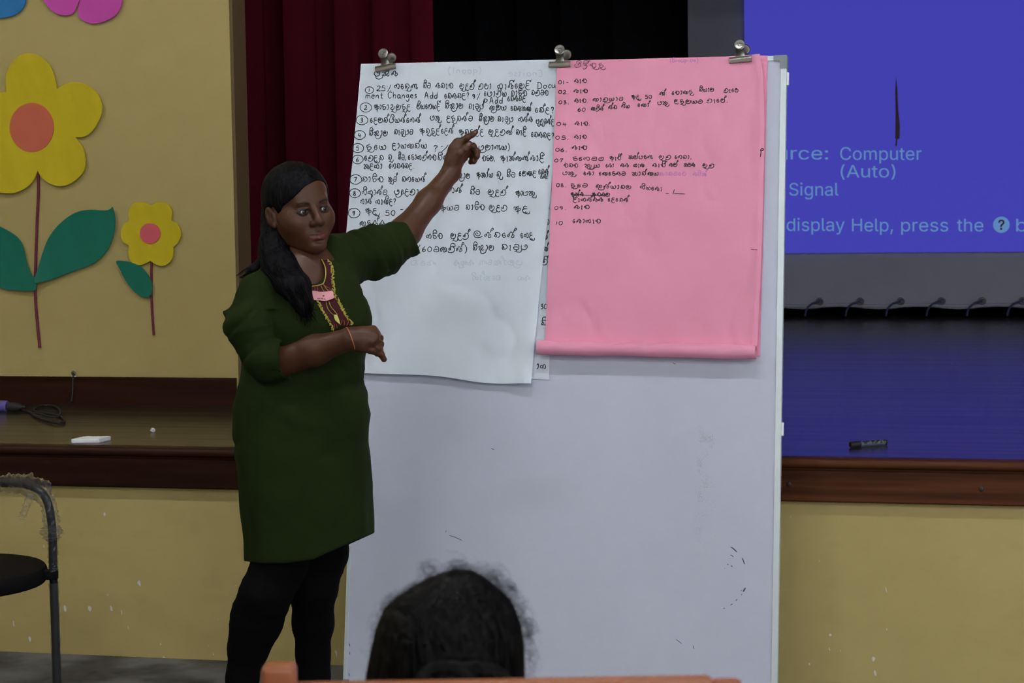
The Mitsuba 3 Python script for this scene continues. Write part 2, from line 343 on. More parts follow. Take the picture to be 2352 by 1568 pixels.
for sx in (0, 1):
    for sy in (0, 1):
        L = [(0, 0), (0.040, 0), (0.040, 0.017), (0.0205, 0.017), (0.0205, 0.040), (0, 0.040)]
        pts = []
        for u, v in L:
            pts.append(((bx_r + .0015 - u) if sx else (bx_l - .0015 + u), (bh + .0015 - v) if sy else (-.0015 + v)))
        pl = Polygon(pts).buffer(0.004).buffer(-0.004).buffer(-.003).buffer(.003)
        mm = trimesh.creation.extrude_polygon(pl, 0.027, engine='earcut')
        part('corner_cap', frame_at(mm, BO - BN * 0.0215, (1, 0, 0), BU, BN), 'mat_cap', wb, False, label='grey corner cap')
for q in ((1808, 180), (1797, 985)):
    a, b = b2(*q); c = rbox(0.008, 0.040, 0.012, 0.003, 5)
    c = frame_at(c, b3(bx_r + 0.0025, b, -0.008), (1, 0, 0), BU, BN)
    part('side_clip', c, 'mat_white_plastic', wb, 30, label='small white clip on the frame edge')

for ax in (bx_l + .12, bx_r - .12):
    lo_, hi_ = np.array([ax, -.075, 0.012]), b3(ax, 1.05, -.026)
    part('stand_leg', tube([lo_, lo_ * .5 + hi_ * .5, hi_], .011, 12), 'mat_alu', wb)
    lo_, hi_ = b3(ax, .0, -.026), np.array([ax, -.075, 0.012]); lo_[2] = .012
    part('stand_foot', tube([lo_, hi_], .011, 12), 'mat_alu', wb)
def ribbon(pts, w, place, off, taper=True):
    """flat pen stroke: pts in pixels, w in metres"""
    P = np.array([place(x, y, off) for x, y in pts])
    t = np.gradient(P, axis=0); t /= np.maximum(np.linalg.norm(t, axis=1, keepdims=True), 1e-9)
    s = np.cross(BN, t)
    ww = np.full(len(P), w / 2)
    if taper and len(P) > 3: ww[0] *= .55; ww[-1] *= .55
    v = np.vstack([P + s * ww[:, None], P - s * ww[:, None]]); n = len(P); i = np.arange(n - 1)
    # round ends: one extra point at each end
    v = np.vstack([v, P[0] - t[0] * w * .45, P[-1] + t[-1] * w * .45])
    f = np.vstack([np.stack([i, i + n, i + 1], 1), np.stack([i + 1, i + n, i + n + 1], 1), [[0, 2 * n, n], [n - 1, 2 * n - 1, 2 * n + 1]]])
    return trimesh.Trimesh(v, f, process=False)
bm = []
for st, w in (([(1679, 1256), (1686, 1261), (1692, 1267)], .0032), ([(1704, 1281), (1707, 1286), (1710, 1295)], .0028), ([(1678, 1274), (1685, 1278)], .002), ([(1670, 1295), (1673, 1296)], .002), ([(1680, 1298), (1682, 1302)], .002), ([(1664, 1304), (1665, 1305)], .002),
              ([(1712, 1350), (1709, 1355), (1707, 1358)], .004), ([(1703, 1355), (1702, 1356)], .002), ([(1704, 1364), (1703, 1366)], .002), ([(1693, 1376), (1690, 1379)], .002), ([(1683, 1386), (1678, 1389)], .002), ([(1665, 1396), (1661, 1397)], .002),
              ([(1033, 1229), (1047, 1234), (1061, 1241)], .0018), ([(1025, 1218), (1023, 1222)], .0018), ([(1553, 1468), (1560, 1473), (1566, 1478)], .0015), ([(1592, 1482), (1594, 1490)], .0018), ([(1128, 1030), (1136, 1032)], .0016), ([(1545, 833), (1552, 836)], .0018)):
    bm.append(ribbon(spline(st, 4), w, bpos, 0.0006))
for q in bm: part('marker_smear', q, 'mat_board_mark', wb, True)
bm = [ribbon(spline(st, 3), .003, bpos, 0.0042) for st in ([(802, 1477), (804, 1484)], [(803, 1497), (804, 1502)], [(801, 1545), (803, 1552)])]
for q in bm: part('blue_mark', q, 'mat_blue_mark', wb, True)

# ------------------------------------------------------------------ paper sheets clipped on the board
def wrinkle(a, b, seed, amp):
    p = np.stack([a * 5, b * 3.5, a * 0 + seed], -1)
    f = meshkit.fbm(p, 4, seed) - 0.5
    r = np.abs(meshkit.fbm(np.stack([a * 6 + b * 3, b * 4 - a * 2, a * 0 + seed + 9], -1), 3, seed + 3) - 0.5)
    return amp * (f * 1.6 - 0.9 * np.exp(-(r / 0.05) ** 2))
sheets = {}
def sheet(name, corners, off, amp, seed, material, label, catn, group=None, curl=None, left=None, right=None, bottom=None, n=(70, 110)):
    """corners in pixels TL, TR, BR, BL; optional edge polylines in pixels (top to bottom)"""
    tl_, tr_, br_, bl_ = [b2(*c) for c in corners]
    nu, nv = n
    V = np.linspace(0, 1, nv); U = np.linspace(0, 1, nu)
    def edge(poly, c0, c1):
        if poly is None: return c0 + (c1 - c0) * V[:, None]
        q = spline([b2(*c) for c in poly], 8)
        d = np.r_[0, np.cumsum(np.linalg.norm(np.diff(q, axis=0), axis=1))]; d /= d[-1]
        return np.stack([np.interp(V, d, q[:, 0]), np.interp(V, d, q[:, 1])], 1)
    Lf, Rt = edge(left, tl_, bl_), edge(right, tr_, br_)
    A = Lf[None] + (Rt - Lf)[None] * U[:, None, None]
    if bottom is not None:
        q = spline([b2(*c) for c in bottom], 8)
        sag = np.interp(A[:, -1, 0], q[:, 0], q[:, 1]) - A[:, -1, 1]
        A[..., 1] += sag[:, None] * V[None] ** 3
    fade = np.clip(V[None] * 8, 0.12, 1) + 0 * U[:, None]
    D = off + wrinkle(A[..., 0], A[..., 1], seed, amp) * fade
    if curl is not None: D = D + curl(U[:, None], V[None])
    D = np.maximum(D, off * 0.6)
    P = BO + A[..., :1] * np.array([1.0, 0, 0]) + A[..., 1:] * BU + D[..., None] * BN
    P = P[:, ::-1]
    k = thing(name, label, catn, group)
    part('paper', slab(P, BN, 0.0006), material, k, True)
    # interpolate offset for ink
    sheets[k] = (A.reshape(-1, 2), D.ravel())
    from scipy.interpolate import LinearNDInterpolator
    itp = LinearNDInterpolator(sheets[k][0], sheets[k][1])
    def place(px, py, o=0.0):
        a, b = b2(px, py); d = float(itp(a, b))
        if d != d: d = off
        return b3(a, b, d + o)
    return k, place
mat('paper_white', mikit.proc(lambda p, n, uv: mikit.mix([0.60, 0.665, 0.73], [0.66, 0.71, 0.77], mikit.fbm(p.x * 6, p.z * 6, 1.0, 3))), 0.6, 0.25)
mat('paper_pink', mikit.proc(lambda p, n, uv: mikit.mix([0.74, 0.285, 0.405], [0.80, 0.32, 0.45], mikit.fbm(p.x * 5, p.z * 5, 1.0, 3))), 0.65, 0.2)
w2, w2_place = sheet('flipchart_sheet', [(845, 150), (1285, 142), (1262, 872), (790, 846)], 0.0035, 0.0012, 21, 'mat_paper_white',
    'second white flipchart sheet peeping out between the front sheet and the pink paper', 'paper sheet', right=[(1285, 142), (1280, 330), (1268, 600), (1262, 872)])
w1, w1_place = sheet('flipchart_sheet', [(831, 148), (1281, 138), (1225, 882), (766, 852)], 0.0085, 0.0048, 7, 'mat_paper_white',
    'white flipchart sheet covered in black handwriting, clipped to the whiteboard', 'paper sheet',
    left=[(831, 148), (822, 250), (808, 400), (796, 540), (780, 700), (766, 852)], right=[(1281, 138), (1278, 230), (1272, 380), (1262, 480), (1247, 620), (1234, 760), (1225, 882)],
    bottom=[(766, 852), (845, 858), (1000, 864), (1115, 880), (1225, 882)], curl=lambda u, v: 0.010 * v ** 4 * (1 + 0.5 * u) + 0.012 * np.exp(-((u - 0.97) / 0.05) ** 2) * v ** 3)
p2, p2_place = sheet('pink_sheet', [(1290, 140), (1764, 128), (1746, 818), (1262, 800)], 0.0045, 0.0008, 31, 'mat_paper_pink',
    'rear pink paper sheet showing as a strip along the right of the front pink sheet', 'paper sheet')
def pink_curl(u, v): return 0.006 * np.exp(-((u - 0.985) / 0.02) ** 2) + 0.004 * np.exp(-((u - 0.02) / 0.05) ** 2)
p1, p1_place = sheet('pink_sheet', [(1282, 141), (1749, 127), (1741, 800), (1254, 790)], 0.0150, 0.0044, 40, 'mat_paper_pink',
    'front pink paper sheet with handwritten answers and a rolled-up bottom edge', 'paper sheet',
    left=[(1282, 160), (1278, 260), (1268, 480), (1259, 680), (1254, 792)], right=[(1747, 127), (1755, 190), (1757, 330), (1750, 600), (1741, 800)], curl=pink_curl)
# the roll at the bottom of the pink sheet
ra, rb = b2(1242, 800), b2(1740, 811)
rr = 0.0215
c0, c1 = b3(ra[0], ra[1], 0.013 + rr), b3(rb[0], rb[1], 0.013 + rr)
th = np.linspace(0.35 * math.pi, -3.4 * math.pi, 80)
us = np.linspace(0, 1, 40)
R = np.zeros((40, 80, 3))
for i, u in enumerate(us):
    rad = rr * (1 - 0.10 * np.linspace(0, 1, 80)) * (1 + 0.05 * math.sin(u * 9 + 1) + 0.02 * np.sin(th * 2 + u * 20))
    R[i] = c0 + (c1 - c0) * u + rad[:, None] * (np.cos(th)[:, None] * BN + np.sin(th)[:, None] * BU)
Nn = np.cos(th)[None, :, None] * BN + np.sin(th)[None, :, None] * BU
part('rolled_edge', slab(R, np.broadcast_to(Nn, R.shape), 0.0008), 'mat_paper_pink', p1, True, label='bottom of the sheet rolled into a tube')

# ------------------------------------------------------------------ bulldog clips
mat('steel', (0.22, 0.21, 0.19), 0.3, 0.5, metallic=1.0)
mat('steel_dark', (0.16, 0.14, 0.12), 0.35, 0.5, metallic=0.9)
def clip(px, py, tilt, label):
    """px, py: middle of the jaw bar"""
    a, b = b2(px, py); k = thing('bulldog_clip', label, 'bulldog clip', 'bulldog clips along the top of the whiteboard')
    c, s = math.cos(tilt), math.sin(tilt)
    ex = np.array([1.0, 0, 0]) * c + BU * s; ey = -np.array([1.0, 0, 0]) * s + BU * c
    O = b3(a, b, 0.0)
    def put(m): return frame_at(m, O, ex, ey, BN)
    for sgn, nm, z in ((1, 'jaw', 0.021), (-1, 'jaw', -0.026)):
        # bent sheet profile in (y, z): lip at the bottom, leaning inwards to the top
        pr = [(-.0095, z - sgn * .002), (-.0085, z + sgn * .002), (-.002, z + sgn * .0032), (.004, z + sgn * .0022), (.0085, z - sgn * .0005), (.0095, z - sgn * .003)]
        pr2 = pr + [(y, zz - sgn * 0.0014) for y, zz in pr[::-1]]
        m = trimesh.creation.extrude_polygon(Polygon(pr2).buffer(0), 0.066, engine='earcut')
        m = frame_at(m, (-0.033, 0, 0), (0, 1, 0), (0, 0, 1), (1, 0, 0))
        part('jaw', put(m), 'mat_steel_dark' if sgn > 0 else 'mat_steel', k, 25)
        # stem: curved plate rising from the jaw, opening outwards, ending in a round finger disc
        ys = np.linspace(0.006, 0.034, 9); xs = np.linspace(-1, 1, 7)
        zz = z - sgn * .003 + sgn * (0.010 * ((ys - .006) / .028) ** 1.6)
        wv = 0.013 - 0.0015 * np.sin((ys - .006) / .028 * math.pi) + 0.006 * np.exp(-(ys - .006) / .004)
        G = np.zeros((7, 9, 3))
        for i, x in enumerate(xs):
            G[i, :, 0] = x * wv; G[i, :, 1] = ys; G[i, :, 2] = zz + sgn * (0.0025 * (1 - x * x))
        part('stem', put(slab(G, (0, 0, sgn), 0.0012)), 'mat_steel', k, 30)
        prof = [(0.0, 0.0), (0.0035, 0.0002), (0.0045, 0.0010), (0.0055, 0.0002), (0.0105, 0.0004), (0.0142, 0.0012), (0.0158, 0.0005), (0.0163, -0.001), (0.0155, -0.0022), (0.0138, -0.0008), (0.0105, -0.0012), (0.0, -0.0016)]
        d = lathe(prof, 32)
        ang = sgn * 0.15
        d.apply_transform(trimesh.transformations.rotation_matrix(-ang, (1, 0, 0)) @ (np.eye(4) if sgn > 0 else trimesh.transformations.rotation_matrix(math.pi, (1, 0, 0))))
        d.apply_translation((0.001 if sgn > 0 else 0.007, 0.042, z + sgn * .011))
        part('finger_disc', put(d), 'mat_steel', k, 30)
    co = [(-.011 + 0.022 * t, 0.013 + 0.004 * math.cos(t * 40), 0.004 * math.sin(t * 40) - .002) for t in np.linspace(0, 1, 90)]
    part('spring', put(tube(co, 0.0009, 6)), 'mat_steel', k)
clip(890, 158, 0.16, 'silver bulldog clip at the top left of the white flipchart sheet, tilted')
clip(1289, 151, 0.0, 'silver bulldog clip where the white and pink sheets meet')
clip(1703, 140, 0.06, 'silver bulldog clip near the whiteboard corner, holding only the pink sheets')

# ------------------------------------------------------------------ paper flowers on the wall
def foam(name, c, c2, rough=0.7):
    return mat(name, mikit.proc(lambda p, n, uv: mikit.mix(c, c2, mikit.fbm(p.x * 22 + p.z * 6, p.z * 7, 2.0, 3))), rough, 0.3)
foam('foam_yellow', [0.46, 0.36, 0.006], [0.55, 0.43, 0.012]); foam('foam_red', [0.48, 0.105, 0.055], [0.52, 0.12, 0.065]); foam('foam_pinkred', [0.55, 0.09, 0.11], [0.58, 0.10, 0.12])
foam('foam_green', [0.004, 0.115, 0.075], [0.006, 0.14, 0.092], 0.4); foam('foam_blue', [0.015, 0.13, 0.33], [0.025, 0.17, 0.40]); foam('foam_magenta', [0.46, 0.05, 0.30], [0.52, 0.065, 0.35])
foam('stem_maroon', [0.10, 0.008, 0.022], [0.16, 0.02, 0.05], 0.35)
foam('foam_orange', [0.55, 0.2, 0.02], [0.6, 0.25, 0.03])
def wallpts(pts): return np.array([at_y(x, y, WY)[[0, 2]] for x, y in pts])
def cutout(pts, th, lift, bulge=0.0, closed_spline=True, seed=1, bend=None):
    """foam sheet on the wall: outline in pixels; gently domed so that its edge stands off the wall"""
    w = wallpts(pts)
    if closed_spline: w = spline(w, 6, True)
    m = plate(w, th, min(th * .45, .002))
    m = m.subdivide_to_size(0.03) if bulge else m
    c = w.mean(0)
    v = np.array(m.vertices)
    up = lift + v[:, 2]
    if bulge:
        r = np.linalg.norm(v[:, :2] - c, axis=1); r = r / r.max()
        up = up + bulge * r ** 2 * (0.6 + 0.8 * meshkit.noise(np.stack([v[:, 0] * 7, v[:, 1] * 7, v[:, 0] * 0], 1), seed))
    if bend is not None: up = up + bend(v)
    m.vertices = np.stack([v[:, 0], WY - up, v[:, 1]], 1)
    m.fix_normals()
    return m
Z1 = lambda pts: [(x / 3.266, y / 3.266) for x, y in pts]
Z2 = lambda pts: [(x / 3.564, 440 + y / 3.564) for x, y in pts]
def lobes(groups):
    """each petal a smooth curve between two notches"""
    out = []
    for g in groups: out += [tuple(q) for q in spline(g, 6)][:-1]
    return out
def stem(pts, w):
    q = np.array([at_y(x, y, WY) for x, y in pts]); q = spline(q, 6)
    q[:, 1] = WY - w * 0.5
    return tube(q, w * 0.5, 10)
f1 = thing('paper_flower', 'large yellow foam flower with red centre, maroon stem and two green leaves', 'paper flower')
big = lobes([[(60, 690), (57, 640), (62, 560), (95, 485), (150, 428), (230, 400), (320, 425), (390, 495), (420, 570), (440, 668)],
    [(440, 668), (490, 635), (570, 615), (665, 637), (745, 700), (783, 800), (760, 900), (700, 990), (640, 1026), (578, 1030)],
    [(578, 1030), (622, 1085), (648, 1150), (652, 1260), (600, 1335), (530, 1382), (455, 1396), (375, 1370), (320, 1325), (294, 1282)],
    [(294, 1282), (265, 1350), (215, 1405), (130, 1445), (50, 1447), (-30, 1430), (-95, 1370), (-115, 1250), (-85, 1140), (-40, 1060)],
    [(-40, 1060), (-140, 1045), (-220, 980), (-262, 880), (-240, 770), (-170, 700), (-80, 672), (0, 690), (60, 690)]])
part('blossom', cutout(Z1(big), 0.006, 0.004, 0.012, False), 'mat_foam_yellow', f1)
el = [(250 + 165 * math.cos(t), 956 + 184 * math.sin(t)) for t in np.linspace(0, 2 * math.pi, 48, endpoint=False)]
part('flower_centre', cutout(Z1(el), 0.004, 0.0105, 0, False), 'mat_foam_red', f1)
st = part('stem', stem([(89, 392), (90, 440), (87, 505), (83, 622), (83, 684), (87, 735), (93, 798)], 0.0115), 'mat_stem_maroon', f1)
part('leaf', cutout(Z2([(312, 705), (340, 590), (390, 430), (450, 322), (540, 230), (640, 168), (740, 147), (870, 152), (918, 142), (940, 128), (960, 220), (950, 330), (910, 445), (840, 540), (750, 600), (600, 655), (450, 712), (325, 745)]), 0.004, 0.010, 0.014, True, 3), 'mat_foam_green', f1)
part('leaf', cutout(Z2([(285, 692), (240, 590), (212, 470), (185, 405), (130, 348), (0, 275), (-150, 215), (-330, 200), (-330, 330), (-240, 560), (-100, 720), (50, 792), (150, 805), (265, 810), (315, 795), (318, 700)]), 0.004, 0.012, 0.018, True, 4), 'mat_foam_green', f1)
f2 = thing('paper_flower', 'small yellow foam flower with a pinkish red centre and one green leaf on the wall', 'paper flower')
sm = lobes([[(1245, 112), (1290, 90), (1350, 86), (1400, 118), (1420, 170), (1412, 235)], [(1412, 235), (1470, 272), (1493, 345), (1472, 410), (1428, 455)], [(1428, 455), (1430, 515), (1405, 572), (1350, 606), (1290, 596), (1242, 566)],
    [(1242, 566), (1190, 592), (1140, 600), (1085, 572), (1062, 505), (1066, 440)], [(1066, 440), (1015, 402), (1000, 340), (1020, 272), (1066, 235)], [(1066, 235), (1065, 170), (1090, 108), (1140, 86), (1200, 90), (1245, 112)]])
part('blossom', cutout(Z2(sm), 0.005, 0.005, 0.005, False), 'mat_foam_yellow', f2)
el = [(1240 + 84 * math.cos(t), 342 + 84 * math.sin(t)) for t in np.linspace(0, 2 * math.pi, 40, endpoint=False)]
part('flower_centre', cutout(Z2(el), 0.004, 0.011, 0, False), 'mat_foam_pinkred', f2)
part('stem', stem(Z2([(1245, 560), (1244, 720), (1245, 870), (1252, 1020), (1263, 1172)]), 0.0095), 'mat_stem_maroon', f2)
part('leaf', cutout(Z2([(968, 566), (1060, 571), (1150, 602), (1210, 660), (1245, 722), (1260, 770), (1252, 835), (1215, 868), (1150, 845), (1085, 790), (1030, 710), (992, 630)]), 0.004, 0.010, 0.006, True, 6), 'mat_foam_green', f2)
def five(cx, cy, R, pr, rot):
    g = []
    for k in range(5):
        a0, a1, a2 = [rot + (k + t) * 2 * math.pi / 5 for t in (-.5, 0, .5)]
        g.append([(cx + R * .52 * math.cos(a0), cy + R * .52 * math.sin(a0)), (cx + R * .86 * math.cos(a1 - .55), cy + R * .86 * math.sin(a1 - .55)), (cx + R * math.cos(a1 - .22), cy + R * math.sin(a1 - .22)),
                  (cx + R * math.cos(a1 + .22), cy + R * math.sin(a1 + .22)), (cx + R * .86 * math.cos(a1 + .55), cy + R * .86 * math.sin(a1 + .55)), (cx + R * .52 * math.cos(a2), cy + R * .52 * math.sin(a2))])
    return lobes(g)
def flower5(cx, cy, R, rot, m1, m2, label):
    f = thing('paper_flower', label, 'paper flower')
    part('blossom', cutout(five(cx, cy, R, .3, rot), 0.006, 0.004, 0.008, False), m1, f)
    part('flower_centre', cutout([(cx + R * .3 * math.cos(t), cy + R * .3 * math.sin(t)) for t in np.linspace(0, 6.2832, 36, endpoint=False)], 0.004, 0.0105, 0, False), m2, f)
flower5(-2, -62, 104, math.radians(75), 'mat_foam_blue', 'mat_foam_orange', 'blue foam flower above the large yellow one, only petal tips in view')
flower5(204, -62, 118, math.radians(70), 'mat_foam_magenta', 'mat_foam_yellow', 'pink foam flower at the top of the wall, only its lower petals in view')

# ------------------------------------------------------------------ small things on the stage
P = at_z(208, 1015, ZS)
lx = at_z(163, 1018, ZS); rx = at_z(226, 1018, ZS)
w_ = np.linalg.norm(rx - lx)
k = thing('plastic_case', 'flat white plastic case lying on the stage edge below the flower wall', 'case')
ca = math.radians(-14)
ux, uy = np.array([math.cos(ca), math.sin(ca), 0]), np.array([-math.sin(ca), math.cos(ca), 0])
hh = 0.0145
bb = rbox(w_, 0.075, hh, 0.003, 5); bb.apply_translation((w_ / 2, 0.0375, hh / 2))
# shear so that the case shows its right side as in the photograph
o = lx * 1.0
part('case_body', frame_at(bb, o, RT, HD * .95 + RT * .35, (0, 0, 1)), 'mat_white_plastic', k)
bb = rbox(0.016, 0.008, 0.004, 0.0015, 4); bb.apply_translation((w_ * .33, 0.05, hh + .001))
part('latch', frame_at(bb, o, RT, HD * .95 + RT * .35, (0, 0, 1)), 'mat_white_plastic', k)
mat('paper_scrap', (0.6, 0.6, 0.6), 0.8, 0.1)
sc = trimesh.creation.icosphere(subdivisions=2, radius=0.008); sc.vertices *= (1 + 0.7 * (meshkit.noise(sc.vertices * 220, 3) - .5))[:, None]; sc.apply_translation(at_z(351, 992, ZS) + (0, 0, .006))
single('paper_scrap', sc, 'mat_paper_scrap', 'tiny crumpled white paper scrap on the dark stage floor', 'paper scrap', False)
# nail with a dark cord on the wall above the skirting
k = thing('cord_clip', 'small white cable clip on the flower wall with a dark cord hanging down', 'cable clip')
mat('cord', (0.012, 0.012, 0.013), 0.6, 0.3)
q = at_y(170, 860, WY - .004)
part('clip_body', frame_at(rbox(0.018, 0.010, 0.010, 0.003, 5), q + (0, -.002, -.010), (1, 0, 0), (0, 0, 1), (0, -1, 0)), 'mat_white_plastic', k)
hd = lathe([(0, 0.006), (.006, .005), (.009, .002), (.0095, -.002), (0, -.002)], 16)
part('nail_head', frame_at(hd, q + (0, -.004, .006), (1, 0, 0), (0, 0, 1), (0, -1, 0)), 'mat_steel', k)
cz = [q + (0, -.008, -.004), q + (0.001, -.014, -.03), q + (0.003, -.024, -.07), q + (0.0, -.03, -.10)]
part('cord', tube(spline(cz, 5), .0035, 8), 'mat_cord', k)
# power cable with plug on the ledge
k = thing('power_cable', 'black power cable looped on the stage below the flower wall', 'cable')
px = [(36, 938), (50, 940), (70, 945), (90, 956), (115, 964), (138, 968), (148, 966), (140, 955), (122, 950), (95, 946), (78, 942), (84, 934), (104, 930), (125, 932), (138, 942), (134, 956), (112, 956), (92, 950), (74, 950), (96, 962), (130, 971), (148, 969)]
q = np.array([at_z(x, y + 2, ZS + .005) for x, y in px]); q[:, 2] = ZS + .005 + np.linspace(0, 1, len(q)) * .004; q[:, 1] = np.minimum(q[:, 1], WY - .03)
part('cord', tube(spline(q, 6), .0042, 8), 'mat_cord', k)
o = at_z(34, 946, ZS); pl = lathe([(0, -.03), (.012, -.03), (.017, -.024), (.018, 0), (.014, .018), (.007, .03), (.0055, .045), (0, .045)], 20)
part('plug', frame_at(pl, o + (0, 0, .019), (0, 1, 0), (0, 0, 1), (1, 0, 0)), 'mat_cord', k)
mat('violet', (0.10, 0.085, 0.30), 0.5, 0.4)
part('socket', frame_at(lathe([(0, -.09), (.018, -.09), (.021, -.085), (.021, -.034), (.018, -.03), (0, -.03)], 20), o + (0, 0, .022), (0, 1, 0), (0, 0, 1), (1, 0, 0)), 'mat_violet', k, label='violet socket')
# marker pen
k = thing('marker_pen', 'black and grey marker pen lying on the stage floor to the right of the whiteboard', 'marker pen')
A, B_ = at_z(1953, 1028, ZS), at_z(2036, 1022, ZS)
dv = B_ - A; L = np.linalg.norm(dv); ex = dv / L; ez = np.array([0, 0, 1.0]); ey = np.cross(ez, ex)
def along(prof): return frame_at(lathe(prof, 24), A + ez * .0095, ey, ez, ex)
mat('pen_body', mikit.proc(lambda p, n, uv: mikit.mix([0.07, 0.085, 0.10], [0.012, 0.014, 0.016], S(.55, .6, mikit.noise(p.x * 330, p.z * 90, 1.0)) * S(ZS + .008, ZS + .011, p.z))), 0.4, 0.4)
part('cap', along([(0, 0), (.0085, 0), (.0092, .002), (.0092, .033), (.0088, .035), (0, .035)]), 'mat_cord', k)
part('barrel', along([(0, .0352), (.0086, .0352), (.0088, .04), (.0088, L - .008), (0, L - .008)]), 'mat_pen_body', k)
part('end_plug', along([(0, L - .0079), (.0086, L - .0079), (.0080, L), (0, L)]), 'mat_cord', k)

# ------------------------------------------------------------------ black tube chair wrapped in plastic film, left
mat('black_metal', (0.002, 0.0024, 0.004), 0.35, 0.2)
mat('black_pad', (0.0016, 0.0011, 0.0011), 0.75, 0.12)
scene['mat_film'] = {'type': 'blendbsdf', 'weight': 0.05, 'a': {'type': 'thindielectric', 'int_ior': 1.5}, 'b': principled((0.42, 0.42, 0.42), .16, .9)}
CD = 6.0
def cpt(px, py, d=CD): return at_d(px, py, d)
ch = thing('tube_chair', 'black tubular chair still wrapped in clear plastic film, at the left', 'chair')
co_ = cpt(-110, 1318); co_[2] = 0
PR = .29                                                     # its four posts stand on a circle
post = {}
arm_ = [(0, 1109), (30, 1110), (55, 1112), (88, 1124), (108, 1150), (117, 1190), (121, 1240), (123, 1330), (127, 1440), (131, 1568)]
bp = np.array([cpt(x, y, CD + .16 * (1 - min(1, max(0, (x - 0) / 110))) ) for x, y in arm_])
rt_foot = bp[-1].copy(); rt_foot[2] = .012
far_top = co_ + HD * PR; far_top[2] = bp[0][2]; far_foot = far_top.copy(); far_foot[2] = .012
pre = [far_foot, far_foot * [1, 1, 0] + [0, 0, .40], far_top + [0, 0, -.09], far_top + (bp[0] - far_top) * .12 + [0, 0, -.012]]
loopA = np.vstack([pre, bp, rt_foot])
part('arm_frame', tube(spline(loopA, 8), .0115, 12), 'mat_black_metal', ch)
lf, nf = co_ - RT * PR, co_ - HD * PR
hA = bp[0][2]
loopB = np.array([lf + [0, 0, .012], lf + [0, 0, .40], lf + [0, 0, hA - .09], lf + (nf - lf) * .10 + [0, 0, hA - .012], lf * .5 + nf * .5 + [0, 0, hA], nf + (lf - nf) * .10 + [0, 0, hA - .012], nf + [0, 0, hA - .09], nf + [0, 0, .40], nf + [0, 0, .012]])
part('arm_frame', tube(spline(loopB, 8), .0115, 12), 'mat_black_metal', ch)
# round padded seat
zs0 = cpt(-40, 1318)[2]
prof_s = [(0, -.026)] + [(.255 + .012 * math.cos(a) - .012 + .006, .024 * math.sin(a)) for a in np.linspace(-1.5, 1.2, 12)] + [(.20, .030), (.10, .034), (0, .035)]
seat_ = lathe(prof_s, 48); seat_.apply_translation(co_ + [0, 0, zs0 - .006])
part('seat', seat_, 'mat_black_pad', ch, 40)
for d in (RT, -RT, HD, -HD):
    part('bracket', frame_at(rbox(.045, .024, .028, .004, 5), co_ + d * .272 + [0, 0, zs0 - .004], d, np.cross([0, 0, 1.], d), (0, 0, 1)), 'mat_black_pad', ch)
bq = [lf + [0, 0, .62], (lf + far_top * [1, 1, 0]) / 2 - RT * .07 + HD * .07 + [0, 0, .64], far_top * [1, 1, 0] + [0, 0, .62]]
bqs = spline(np.array(bq), 8)
G = np.stack([bqs + np.array([0, 0, dz]) for dz in np.linspace(-.08, .08, 6)], 1)
part('backrest', slab(G, (0, 0, 0), .0) if False else trimesh.util.concatenate([tube(G[:, j], .012, 8) for j in range(6)]), 'mat_black_pad', ch)
def film_tube(path, r0, amp, seed, sides=22):
    p = spline(path, 10); m = tube(p, 1.0, sides, cap=False)
    n = len(p); c = np.repeat(p, sides, axis=0); d = m.vertices - c
    s = np.repeat(np.linspace(0, 1, n), sides)
    nz = meshkit.fbm(np.stack([d[:, 0] * 2.6 + s * 9, d[:, 1] * 2.6 + s * 11, d[:, 2] * 2.6 + s * 16], 1), 4, seed)
    rr_ = np.interp(s, np.linspace(0, 1, len(r0)), r0)
    m.vertices = c + d * (rr_ + amp * np.maximum(nz - .42, -.1) * rr_ / r0[0])[:, None]
    return m
part('plastic_film', film_tube([bp[i] for i in range(0, 7)], [.019, .020, .021, .026, .024, .017, .021, .013], .034, 4), 'mat_film', ch, True, label='clear wrinkled plastic film')
part('plastic_film', film_tube([bp[6], cpt(122, 1290), cpt(123, 1312)], [.0135, .013, .013], .012, 8, 14), 'mat_film', ch, True)
part('plastic_film', film_tube([cpt(123, 1338), bp[8], bp[9], bp[9] * .6 + rt_foot * .4], [.0135, .0130, .0132, .0135], .007, 9, 16), 'mat_film', ch, True)
tail = [(72, 1134), (64, 1152), (58, 1170), (50, 1190)]
part('plastic_film', film_tube([cpt(x, y, CD - .02) for x, y in tail], [.010, .009, .007, .009], .02, 12, 14), 'mat_film', ch, True, label='loose film end hanging down')
part('plastic_film', film_tube([cpt(120, 1205), cpt(119, 1222), cpt(121, 1240)], [.016, .026, .014], .03, 15, 20), 'mat_film', ch, True)
